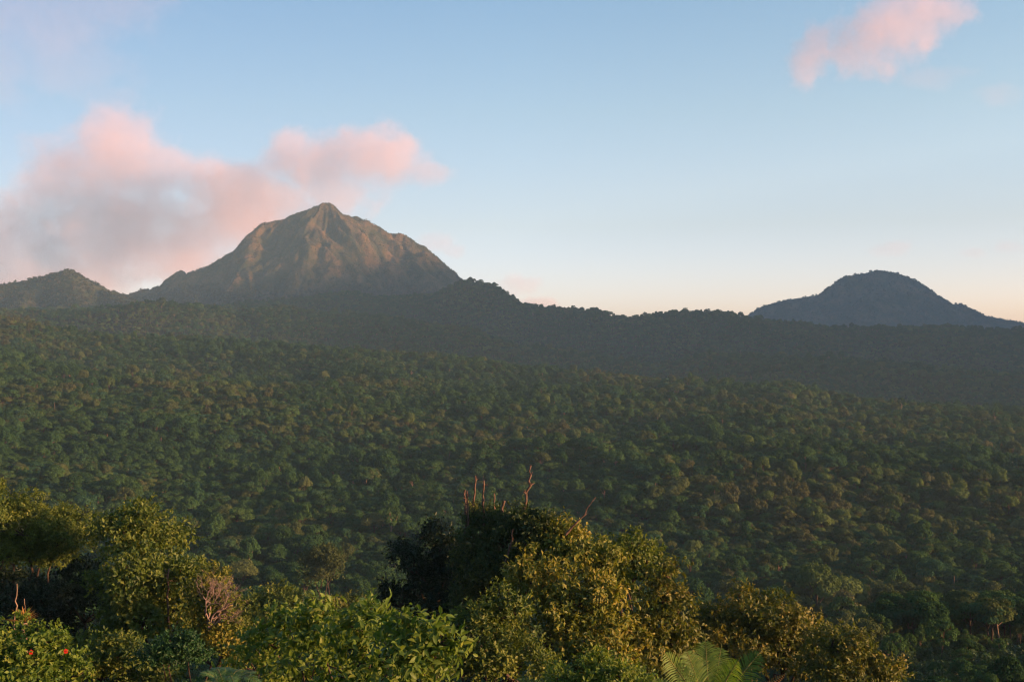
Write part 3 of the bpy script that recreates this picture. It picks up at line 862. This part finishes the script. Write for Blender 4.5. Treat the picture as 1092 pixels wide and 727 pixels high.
# left edge: spreading tree, the tall tree beside it and the dark one between them
tree('spreading_tree', 'broad flat crowned tree cut by the left edge, gold lit top over bare limbs', 'tree',
     [(-25, 548, 62, 40, 32), (28, 565, 64, 36, 33), (62, 574, 65, 30, 27), (5, 590, 64, 34, 22), (45, 592, 66, 36, 20)], L_OLIVE, 1, leaf=(0.17, 0.08), base=(8, 66), low=-0.25, sub=13, trunk_r=0.2)
tree('broadleaf_tree', 'tall olive leafed tree with rounded crown on the left, sunlit on its right half', 'tree',
     [(130, 575, 60, 32, 28), (165, 572, 61, 38, 30), (188, 610, 60, 30, 30), (135, 612, 58, 36, 34), (150, 655, 59, 40, 34), (110, 690, 60, 34, 30), (190, 650, 60, 26, 26)], L_OLIVE, 2, leaf=(0.24, 0.13), base=(150, 62), sub=12)
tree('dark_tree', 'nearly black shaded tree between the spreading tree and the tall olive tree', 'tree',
     [(4, 645, 62, 28, 28), (44, 642, 63, 24, 24), (10, 640, 74, 40, 34), (30, 690, 72, 40, 34), (75, 620, 68, 34, 32), (60, 660, 68, 30, 30), (90, 655, 67, 34, 34), (72, 700, 68, 42, 30)], L_SHADED, 3, leaf=(0.22, 0.11), base=(75, 69))
tree('golden_bush', 'small golden brown tree below the dead pink twigs on the left', 'tree',
     [(232, 655, 56, 24, 24), (238, 690, 56, 26, 28), (215, 675, 56, 22, 24), (222, 628, 57, 18, 22)], L_GOLD, 4, leaf=(0.18, 0.09), base=(230, 57))
tree('round_tree', 'small deep green round crowned tree on a thin stem, lower left', 'tree',
     [(188, 694, 46, 24, 16), (200, 700, 46, 20, 14), (172, 700, 46, 18, 13)], L_DEEP, 5, leaf=(0.15, 0.06), base=(180, 46), trunk_r=0.1)
tree('low_leafy_tree', 'dim green low tree under the tall olive tree, bottom left', 'tree',
     [(135, 705, 50, 34, 22), (108, 720, 50, 28, 22), (170, 735, 50, 34, 20)], L_OLIVE, 6, leaf=(0.2, 0.1), base=(130, 51), trunk_r=0.12)

rng_s = np.random.default_rng(50)
r = empty('dead_tree', tuple(px2w(180, 700, 55)), 'bare reddish trunk standing in front of the tall olive tree, small forks at its top', 'dead tree')
stem(r, 'trunk', [(179, 740, 58), (179, 690, 58), (180, 650, 58), (181, 628, 58), (180, 606, 58)], 0.085, 0.045, M_DEAD, rng_s, 0.012, 5)
stem(r, 'branch', [(184, 674, 58), (190, 662, 58), (194, 655, 58)], 0.05, 0.025, M_DEAD, rng_s)
stem(r, 'branch', [(180, 622, 58), (177, 612, 58), (176, 606, 58)], 0.045, 0.02, M_DEAD, rng_s)

r = empty('bare_sapling', tuple(px2w(18, 690, 52)), 'two thin pale bare stems under the spreading tree at the left edge', 'sapling')
stem(r, 'stem', [(16, 700, 52), (17, 650, 52), (18, 622, 52)], 0.045, 0.025, M_PALEBARK, rng_s)
stem(r, 'stem', [(20, 700, 52), (22, 660, 52), (26, 638, 52)], 0.04, 0.02, M_PALEBARK, rng_s)

# dead twiggy bush
def dead_bush(name, label, base, tips, d, seed):
    rng = np.random.default_rng(seed)
    b = px2w(*base, d)
    root = empty(name, tuple(b), label, 'dead bush')
    limbs = []
    tw = Tubes()
    def grow(p, dr, L, r, lev, T):
        q = p + dr * L
        T.add(bend(p, q, rng, 4, 0.07), np.linspace(r, r * 0.6, 4), 5 if lev < 2 else 4)
        if lev < 5:
            for k in range(rng.integers(2, 4)):
                nd = unit(dr + rng.normal(size=3) * 0.5 + np.array([0.12, 0, 0.12]))
                grow(p + (q - p) * rng.uniform(0.55, 1.0), nd, L * rng.uniform(0.6, 0.85), r * 0.6, lev + 1, T)
    for t in tips:
        T = Tubes()
        e = px2w(*t, d + rng.normal() * 0.6)
        v = e - b
        grow(b, unit(v + rng.normal(size=3) * 0.05), np.linalg.norm(v) * 0.34, 0.05, 0, T)
        V, F = T.arrays()
        part('branch', V, F, M_TWIG, root, smooth=True)
    return root
dead_bush('dead_bush', 'leafless pinkish bush of fine twigs right of the tall olive tree', (222, 672), [(212, 605), (228, 598), (244, 606), (256, 622), (254, 640), (240, 622)], 55.5, 8)

# bottom left: flowering shrub and spiky plant
hib = tree('hibiscus_shrub', 'bright green shrub with two red flowers in the bottom left corner', 'shrub',
     [(8, 690, 22, 34, 24), (38, 702, 22, 32, 26), (-5, 720, 22, 36, 26), (68, 722, 22, 22, 24), (30, 735, 21, 40, 22), (52, 682, 22, 16, 12)], L_GREEN, 9, leaf=(0.10, 0.06), base=(30, 22.5), trunk_r=0.05, dens=0.75)
M_RED = None
def petal_mat():
    m, nt, out = new_mat('red_petals')
    d = nt.nodes.new('ShaderNodeBsdfPrincipled'); d.inputs['Base Color'].default_value = (0.30, 0.012, 0.006, 1); d.inputs['Specular IOR Level'].default_value = 0.05; d.inputs['Roughness'].default_value = 0.5
    t = nt.nodes.new('ShaderNodeBsdfTranslucent'); t.inputs[0].default_value = (0.45, 0.015, 0.01, 1)
    ms = nt.nodes.new('ShaderNodeMixShader'); ms.inputs[0].default_value = 0.35
    nt.links.new(d.outputs[0], ms.inputs[1]); nt.links.new(t.outputs[0], ms.inputs[2]); nt.links.new(ms.outputs[0], out.inputs[0])
    return m
M_RED = petal_mat()
M_STAMEN = bark_mat('yellow_stamen', (0.5, 0.3, 0.05), (0.6, 0.42, 0.08))
def flower(px, py, d, facing, seed):
    rng = np.random.default_rng(seed)
    c = px2w(px, py, d); f = unit(np.array(facing, float))
    a = unit(np.cross(f, [0, 0, 1.0])); b = np.cross(a, f)
    e = bpy.data.objects.new('flower', None)
    ang = np.arange(5) * 2 * math.pi / 5 + rng.uniform(0, 1)
    D = unit(np.cos(ang)[:, None] * a + np.sin(ang)[:, None] * b + 0.45 * f)
    P = np.repeat(c[None], 5, 0); N = np.repeat(f[None], 5, 0)
    V, F = leaf_faces_big(P, D, N, np.full(5, 0.050), np.full(5, 0.054), 0.02, 0.25)
    fl = part('flower', V, F, M_RED, hib)
    tb = Tubes(); tb.add([c, c + f * 0.05, c + f * 0.09], [0.005, 0.004, 0.006], 6)
    V, F = tb.arrays()
    part('stamen', V, F, M_STAMEN, fl)
    tb = Tubes(); tb.add(bend(c - f * 0.22 - np.array([0, 0, 0.12]), c, rng, 5, 0.03), [0.006] * 5, 5)
    V, F = tb.arrays(); part('flower_stalk', V, F, M_BARK, fl)
flower(33, 695, 21.3, (0.7, -0.8, 0.25), 1)
flower(70, 694, 21.4, (0.8, -0.7, 0.3), 2)

L_SPIKE = pal('spiky_leaves', (0.12, 0.10, 0.02), (0.26, 0.15, 0.03), (0.36, 0.17, 0.04), trans=0.35)
def spiky(name, label, px, py, d, L, n, seed, mat):
    rng = np.random.default_rng(seed)
    c = px2w(px, py, d); gz = float(terrain([c[0]], [c[1]])[0])
    root = empty(name, (c[0], c[1], gz), label, 'plant')
    D = unit(sphere_dirs(n, rng, -0.1) + np.array([0, 0, 0.35])); S = unit(np.cross(D, [0, 0, 1.0])); N = np.cross(S, D)
    V, F = leaf_faces_big(np.repeat(c[None], n, 0) + D * 0.05, D, N, L * rng.uniform(0.8, 1.15, n), np.full(n, L * 0.1), 0.2, 0.2)
    part('leaf_rosette', V, F, mat, root, np.repeat(rng.uniform(0, 1, n), 8))
    tb = Tubes(); tb.add(bend((c[0], c[1], gz), c, rng, 6, 0.01), np.linspace(0.09, 0.06, 6), 7)
    V, F = tb.arrays(); part('stem', V, F, M_PALEBARK, root, smooth=True)
spiky('spiky_plant', 'spiky rosette plant with orange tinged blades above the flowering shrub', 26, 664, 24.5, 0.32, 54, 3, L_SPIKE)

# middle distance left of centre
tree('olive_tree', 'olive tree half in shade just right of the dead pink bush', 'tree',
     [(262, 650, 118, 16, 14), (290, 640, 120, 20, 14), (315, 645, 120, 20, 15), (300, 662, 118, 34, 18), (275, 675, 116, 26, 20)], L_OLIVE, 20, leaf=(0.36, 0.2), base=(290, 121))
tree('pale_tree', 'round pale olive tree standing clear in the forest left of the dark tree', 'tree',
     [(345, 596, 330, 14, 15), (333, 604, 331, 12, 13), (357, 602, 329, 12, 14), (346, 612, 330, 18, 12)], M_FOREST[2], 21, leaf=(0.6, 0.4), base=(345, 332), trunk_r=0.35, dens=1.5)
tree('dim_bush', 'dim brownish bush behind the bright green shrub, below the forest', 'bush',
     [(345, 655, 125, 18, 12), (372, 650, 130, 18, 14), (395, 660, 125, 18, 12)], L_BROWN, 22, leaf=(0.36, 0.2), base=(370, 128))
tree('bright_shrub', 'large bright green shrub with broad pointed leaves at bottom centre left', 'shrub',
     [(300, 685, 35, 34, 24), (345, 682, 33, 32, 28), (395, 682, 29.5, 34, 30), (440, 692, 26.5, 34, 26), (330, 722, 33, 50, 26), (390, 725, 29, 50, 28), (448, 722, 26, 38, 26), (275, 712, 36, 26, 24), (468, 682, 26, 16, 12), (338, 658, 33, 16, 12), (392, 656, 30, 16, 10), (306, 662, 35, 14, 10), (425, 670, 27, 12, 9), (366, 668, 31, 14, 10)],
     L_GREEN, 23, leaf=(0.22, 0.105), base=(380, 29), trunk_r=0.07, big=True, dens=0.6, sub=11, droop=0.2)

# centre: shaded tree, vine draped tree with snags, golden trees
tree('shaded_tree', 'very dark shaded tree left of the bare snags', 'tree',
     [(468, 585, 62, 20, 26), (440, 605, 62, 24, 26), (425, 640, 62, 18, 26), (455, 640, 62, 34, 34), (485, 625, 63, 26, 40), (470, 680, 62, 34, 26)], L_SHADED, 30, leaf=(0.2, 0.1), base=(455, 64), dens=1.1)
vine = tree('vine_draped_tree', 'vine covered tree with bare broken snags rising out of its top', 'tree',
     [(512, 570, 60, 24, 26), (540, 572, 59, 26, 28), (565, 565, 58, 24, 20), (578, 575, 58, 20, 20), (515, 612, 60, 30, 34), (548, 612, 59, 34, 34), (500, 645, 60, 26, 30), (520, 559, 60, 22, 12), (550, 557, 59, 18, 10)], L_VINE, 31, leaf=(0.2, 0.1), base=(530, 61), dens=1.05)
for pts, r0, r1, fk in (([(496, 575, 59.5), (497, 545, 59.5), (496, 522, 59.5)], 0.10, 0.06, 3), ([(499, 560, 59), (499, 540, 59), (498, 523, 59)], 0.07, 0.05, 2),
                        ([(504, 570, 60), (505, 535, 60), (507, 507, 60)], 0.075, 0.05, 0), ([(516, 560, 59), (515, 535, 59), (516, 512, 59)], 0.09, 0.04, 4),
                        ([(527, 562, 60), (527, 540, 60), (527, 526, 60)], 0.07, 0.06, 0), ([(535, 556, 59), (536, 540, 59), (538, 534, 59)], 0.10, 0.07, 2),
                        ([(558, 556, 58), (560, 540, 58), (563, 520, 58), (566, 508, 58), (566, 496, 58)], 0.12, 0.06, 5), ([(536, 606, 57), (541, 590, 57), (546, 575, 57), (547, 564, 57)], 0.08, 0.05, 1)):
    stem(vine, 'dead_snag', pts, r0, r1, M_DEAD, rng_s, 0.014, fk + 3)
gold = tree('golden_tree', 'large golden leafed tree right of the bare snags, one dead branch at its top', 'tree',
     [(600, 590, 57, 32, 28), (635, 600, 57, 30, 26), (570, 625, 55, 32, 30), (610, 640, 54, 36, 34), (650, 640, 56, 30, 32), (580, 680, 53, 38, 34), (630, 690, 53, 40, 34), (670, 685, 55, 26, 30)], L_GOLD, 32, leaf=(0.27, 0.13), base=(610, 58), sub=13, droop=0.2)
stem(gold, 'dead_branch', [(603, 570, 56), (612, 559, 56), (622, 551, 56), (626, 543, 56), (635, 530, 56)], 0.07, 0.02, M_DEAD, rng_s, 0.012, 3)
tree('green_tree', 'green leafy tree behind the golden tree, to its upper right', 'tree',
     [(648, 596, 66, 24, 20), (672, 590, 66, 20, 18), (690, 610, 66, 22, 24), (668, 625, 66, 28, 26)], L_OLIVE, 33, leaf=(0.28, 0.14), base=(670, 67))
tree('narrow_tree', 'narrow brown gold tree with a leaning tip right of the golden tree', 'tree',
     [(715, 612, 56, 12, 13), (708, 640, 56, 20, 22), (722, 648, 56, 20, 22), (700, 675, 55, 24, 26), (728, 690, 56, 22, 24), (690, 705, 54, 26, 26), (716, 716, 55, 24, 22)], L_BROWN, 34, leaf=(0.26, 0.13), base=(712, 57), droop=0.3)
tree('front_bush', 'olive bush at bottom centre in front of the vine covered tree', 'bush',
     [(505, 665, 48, 26, 24), (535, 655, 48, 24, 24), (520, 700, 47, 34, 28), (555, 705, 47, 30, 28), (490, 715, 46, 24, 22)], L_OLIVE, 35, leaf=(0.2, 0.1), base=(522, 49), trunk_r=0.12)
tree('yellow_shrub', 'yellow green shrub at the bottom edge left of the palm', 'shrub',
     [(640, 722, 40, 30, 18), (675, 728, 40, 26, 16), (610, 730, 40, 26, 16)], L_GREEN, 36, leaf=(0.16, 0.08), base=(645, 41), trunk_r=0.06)
tree('brown_tree', 'wide rounded brown gold tree above the palm', 'tree',
     [(765, 668, 66, 26, 22), (795, 655, 66, 28, 24), (828, 662, 66, 30, 24), (855, 672, 66, 26, 22), (785, 695, 65, 36, 26), (830, 700, 65, 38, 28), (870, 705, 65, 26, 24), (745, 690, 66, 22, 22)], L_BROWN, 37, leaf=(0.27, 0.13), base=(808, 67), sub=13)
tree('brown_bush', 'brown gold leafy tree at the bottom edge right of the wide brown gold tree', 'tree',
     [(885, 688, 60, 24, 20), (908, 695, 60, 22, 20), (930, 712, 60, 24, 16), (900, 720, 60, 36, 20), (950, 722, 60, 14, 8)], L_BROWN, 38, leaf=(0.25, 0.12), base=(905, 61))

# palm
L_PALM = pal('palm_leaflets', (0.05, 0.11, 0.018), (0.09, 0.16, 0.026), (0.15, 0.20, 0.034), trans=0.35)
M_RACHIS = bark_mat('palm_rachis', (0.10, 0.12, 0.03), (0.17, 0.16, 0.05))
L_ORANGE = pal('dry_palm_leaflets', (0.22, 0.13, 0.05), (0.34, 0.17, 0.06), (0.42, 0.22, 0.09), trans=0.35)
def frond(parent, base, tip, sag, width, n, seed, mat, face=None, name='frond'):
    """A feather frond from base to tip (world), arching by sag, leaflets hanging from the rachis (a sub-part)."""
    rng = np.random.default_rng(seed)
    base = np.asarray(base, float); tip = np.asarray(tip, float)
    L = np.linalg.norm(tip - base)
    t = np.linspace(0, 1, n)
    c = base + (tip - base) * t[:, None]
    c[:, 2] += sag * L * np.sin(np.pi * t ** 0.8) 
    T = unit(np.gradient(c, axis=0))
    up = np.array(face if face is not None else (0, 0, 1.0), float)
    S = unit(np.cross(T, up)); U = np.cross(S, T)
    Vs, Fs, ts, k0 = [], [], [], 0
    prof = np.sin(np.clip(0.18 + t * 0.9, 0, 1) * np.pi) ** 0.6
    for sg in (-1, 1):
        P = c[2:]; TT = T[2:]; SS = S[2:] * sg; UU = U[2:]
        ln = width * prof[2:] * rng.uniform(0.88, 1.08, len(P))
        dr = unit(SS * 1.0 + TT * 0.75 + UU * 0.18 + rng.normal(size=P.shape) * 0.05)
        wd = unit(np.cross(dr, UU)) * 0.021 * (L / 2.6)
        g = np.array([0, 0, -1.0])
        m0 = P; m1 = P + dr * ln[:, None] * 0.5 + g * ln[:, None] * 0.05; m2 = P + dr * ln[:, None] + g * ln[:, None] * 0.28
        V = np.stack([m0 - wd * 0.6, m0 + wd * 0.6, m1 - wd, m1 + wd, m2], 1).reshape(-1, 3)
        i = np.arange(len(P))[:, None] * 5 + k0
        Fs.append(np.concatenate([i + [[0, 1, 3]], i + [[0, 3, 2]], i + [[2, 3, 4]]], 1).reshape(-1, 3)); Vs.append(V); k0 += len(V)
        ts.append(np.repeat(np.clip(0.5 + rng.normal(size=len(P)) * 0.2, 0, 1), 3))
    fo = part(name, np.concatenate(Vs), np.concatenate(Fs), mat, parent, np.concatenate(ts))
    tb = Tubes(); tb.add(c, np.linspace(0.035, 0.006, n) * (L / 2.6), 5)
    V, F = tb.arrays(); part('rachis', V, F, M_RACHIS, fo, smooth=True)
    return fo
PD = 27.0
pc = px2w(757, 772, PD)
pg = float(terrain([pc[0]], [pc[1]])[0])
palm = empty('palm_tree', (pc[0], pc[1], pg), 'young palm with broad feathery fronds at the bottom edge below the brown gold tree', 'palm')
tb = Tubes(); tb.add(bend((pc[0], pc[1], pg), pc, np.random.default_rng(1), 6, 0.01), np.linspace(0.16, 0.11, 6), 10)
V, F = tb.arrays(); part('trunk', V, F, M_PALEBARK, palm, smooth=True)
for k, (tx, ty, dd, sag, wd, fc) in enumerate([(704, 690, -0.6, 0.05, 0.62, (0.35, -0.9, 0.3)), (730, 688, 0.5, 0.06, 0.66, (0.25, -0.9, 0.3)), (752, 676, 0.8, 0.03, 0.72, (0.0, -1, 0.25)), (770, 684, 0.9, 0.05, 0.62, (-0.1, -1, 0.25)), (815, 690, 0.2, 0.06, 0.66, (-0.45, -0.9, 0.3)),
                                          (790, 700, -0.9, 0.10, 0.6, (-0.2, -0.8, 0.6)), (690, 725, 0.2, 0.12, 0.6, (0.1, -0.4, 0.9)), (835, 735, 0.3, 0.14, 0.6, (-0.1, -0.4, 0.9)), (720, 740, -1.4, 0.15, 0.6, None), (765, 745, -2.2, 0.2, 0.6, None), (800, 760, 1.5, 0.2, 0.6, None)]):
    frond(palm, pc, px2w(tx, ty, PD + dd), sag, wd, 38, 300 + k, L_PALM, fc)
frond(palm, px2w(800, 745, PD - 0.3), px2w(840, 717, PD - 0.6), 0.05, 0.16, 20, 350, L_ORANGE, (0, -0.9, 0.4))['label'] = 'dry orange frond tip'

# tree fern
L_FERN = pal('fern_leaflets', (0.04, 0.10, 0.03), (0.07, 0.15, 0.04), (0.11, 0.19, 0.05), trans=0.35)
FD = 24.0
fc_ = px2w(240, 742, FD)
fg = float(terrain([fc_[0]], [fc_[1]])[0])
fern = empty('tree_fern', (fc_[0], fc_[1], fg), 'green tree fern with arching fronds at the bottom edge below the golden bush', 'fern')
tb = Tubes(); tb.add(bend((fc_[0], fc_[1], fg), fc_, np.random.default_rng(4), 6, 0.01), np.linspace(0.1, 0.07, 6), 8)
V, F = tb.arrays(); part('trunk', V, F, M_BARK, fern, smooth=True)
for k, (tx, ty, dd, sag) in enumerate([(276, 716, 0.1, 0.25), (212, 716, 0.0, 0.25), (262, 714, 0.9, 0.25), (226, 712, 1.0, 0.22), (250, 730, -1.1, 0.25), (205, 735, -0.6, 0.3), (282, 734, -0.6, 0.3), (240, 712, 1.3, 0.2)]):
    frond(fern, fc_, px2w(tx, ty, FD + dd), sag, 0.30, 46, 400 + k, L_FERN)

# ------------------------------------------------------------------ clouds
def cloud(label, d, blobs, dens, seed, nscale=2.6, thresh=0.47, amp=3.1, depth=1.2, soft=0.45, grow=1.45, stretch=(1, 1, 1)):
    """A real body of vapour: blobs are (px, py, rx, ry) seen at distance d."""
    cs = np.array([px2w(b[0], b[1], d) for b in blobs])
    rs = grow * np.array([[b[2] * d / FPX, min(b[2], b[3]) * d / FPX * depth, b[3] * d / FPX] for b in blobs])
    org = cs.mean(0)
    bm = bmesh.new()
    for c, r_ in zip(cs, rs):
        ret = bmesh.ops.create_icosphere(bm, subdivisions=3, radius=1.0)
        for v in ret['verts']:
            v.co = Vector(v.co[k] * r_[k] + c[k] - org[k] for k in range(3))
    me = bpy.data.meshes.new('cloud'); bm.to_mesh(me); bm.free()
    tmp = bpy.data.objects.new('cloud_shape', me); COL.objects.link(tmp)
    rm = tmp.modifiers.new('r', 'REMESH'); rm.mode = 'VOXEL'; rm.voxel_size = float(rs.min()) / 4.0
    dg = bpy.context.evaluated_depsgraph_get()
    me2 = bpy.data.meshes.new_from_object(tmp.evaluated_get(dg))
    bpy.data.objects.remove(tmp)
    me2.name = 'cloud'
    me2.materials.clear()
    m, nt, out = new_mat('sunset_tinted_vapour')
    tc = nt.nodes.new('ShaderNodeTexCoord')
    field = None
    for c, r_ in zip(cs - org, rs):
        s1 = nt.nodes.new('ShaderNodeVectorMath'); s1.operation = 'SUBTRACT'; s1.inputs[1].default_value = c
        nt.links.new(tc.outputs['Object'], s1.inputs[0])
        s2 = nt.nodes.new('ShaderNodeVectorMath'); s2.operation = 'DIVIDE'; s2.inputs[1].default_value = r_
        nt.links.new(s1.outputs[0], s2.inputs[0])
        s3 = nt.nodes.new('ShaderNodeVectorMath'); s3.operation = 'LENGTH'
        nt.links.new(s2.outputs[0], s3.inputs[0])
        v = math_node(nt, 'SUBTRACT', 1.0, s3.outputs['Value'], clamp=True)
        field = v if field is None else math_node(nt, 'SMOOTH_MAX', field, v, 0.15)
    mp = nt.nodes.new('ShaderNodeMapping')
    mp.inputs['Location'].default_value = (seed * 3.7, seed * 1.3, seed * 2.1)
    mp.inputs['Scale'].default_value = tuple(nscale / 1000.0 * s for s in stretch)
    nt.links.new(tc.outputs['Object'], mp.inputs[0])
    nz = nt.nodes.new('ShaderNodeTexNoise'); nz.inputs['Scale'].default_value = 1.0; nz.inputs['Detail'].default_value = 7.0; nz.inputs['Roughness'].default_value = 0.66
    nt.links.new(mp.outputs[0], nz.inputs['Vector'])
    n2 = math_node(nt, 'MULTIPLY_ADD', nz.outputs[0], amp, -0.5 * amp - thresh)
    n3 = math_node(nt, 'MULTIPLY_ADD', field, 1.5, n2)
    n4 = math_node(nt, 'DIVIDE', n3, soft, clamp=True)
    edge = math_node(nt, 'MULTIPLY', field, 8.0, clamp=True)
    n5 = math_node(nt, 'MULTIPLY', n4, edge)
    n6 = math_node(nt, 'MULTIPLY', n5, dens)
    pv = nt.nodes.new('ShaderNodeVolumePrincipled')
    pv.inputs['Color'].default_value = (0.88, 0.69, 0.735, 1)  # sunset pink put into the colour; the vapour itself is white
    pv.inputs['Anisotropy'].default_value = 0.0
    nt.links.new(n6, pv.inputs['Density'])
    nt.links.new(pv.outputs[0], out.inputs['Volume'])
    m.cycles.volume_step_rate = 0.25
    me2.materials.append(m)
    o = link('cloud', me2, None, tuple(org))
    return tag(o, label, 'cloud')

CD = 9000.0
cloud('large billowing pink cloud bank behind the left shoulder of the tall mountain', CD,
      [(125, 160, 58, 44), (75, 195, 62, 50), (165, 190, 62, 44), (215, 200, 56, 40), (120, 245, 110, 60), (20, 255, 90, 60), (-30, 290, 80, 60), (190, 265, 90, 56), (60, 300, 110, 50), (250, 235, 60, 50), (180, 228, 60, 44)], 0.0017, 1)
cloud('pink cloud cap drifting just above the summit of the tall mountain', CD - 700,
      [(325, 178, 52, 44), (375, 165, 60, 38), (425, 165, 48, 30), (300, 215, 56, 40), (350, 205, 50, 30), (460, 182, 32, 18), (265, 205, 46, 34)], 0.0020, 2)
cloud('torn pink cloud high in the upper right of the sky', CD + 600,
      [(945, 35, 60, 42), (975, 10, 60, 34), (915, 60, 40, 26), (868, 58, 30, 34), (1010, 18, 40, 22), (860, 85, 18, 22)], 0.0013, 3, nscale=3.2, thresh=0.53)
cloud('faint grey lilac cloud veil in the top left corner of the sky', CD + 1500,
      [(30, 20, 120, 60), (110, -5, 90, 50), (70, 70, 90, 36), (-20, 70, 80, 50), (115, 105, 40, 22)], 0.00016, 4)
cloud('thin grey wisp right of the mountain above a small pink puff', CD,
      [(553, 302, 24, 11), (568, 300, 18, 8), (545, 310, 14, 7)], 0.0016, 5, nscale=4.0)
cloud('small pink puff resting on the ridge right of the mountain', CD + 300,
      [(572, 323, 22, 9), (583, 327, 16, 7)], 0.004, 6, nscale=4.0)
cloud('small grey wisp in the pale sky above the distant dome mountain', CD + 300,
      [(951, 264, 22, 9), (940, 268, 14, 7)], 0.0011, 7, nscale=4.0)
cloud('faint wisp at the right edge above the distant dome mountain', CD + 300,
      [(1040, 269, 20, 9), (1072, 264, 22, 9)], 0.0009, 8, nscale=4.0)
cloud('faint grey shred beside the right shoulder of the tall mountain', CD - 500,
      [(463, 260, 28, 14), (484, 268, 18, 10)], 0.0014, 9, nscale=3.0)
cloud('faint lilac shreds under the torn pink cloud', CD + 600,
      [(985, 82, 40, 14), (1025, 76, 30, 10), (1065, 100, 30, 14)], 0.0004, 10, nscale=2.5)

# ------------------------------------------------------------------ haze
def haze():
    x0, x1, y0, y1, z0, z1 = -4400, 5400, -300, 7300, ZMIN - 1.0, 960
    bm = bmesh.new()
    bmesh.ops.create_cube(bm, size=1.0)
    for v in bm.verts:
        v.co = Vector((x0 if v.co.x < 0 else x1, y0 if v.co.y < 0 else y1, z0 if v.co.z < 0 else z1))
    me = bpy.data.meshes.new('haze'); bm.to_mesh(me); bm.free()
    m, nt, out = new_mat('thin_haze')
    pv = nt.nodes.new('ShaderNodeVolumePrincipled')
    pv.inputs['Color'].default_value = (0.48, 0.77, 1.0, 1)
    pv.inputs['Density'].default_value = HAZE_DENSITY
    nt.links.new(pv.outputs[0], out.inputs['Volume'])
    m.cycles.homogeneous_volume = True
    me.materials.append(m)
    o = link('haze', me)
    tag(o, 'thin evening haze filling the valley', None, None, 'stuff')
haze()
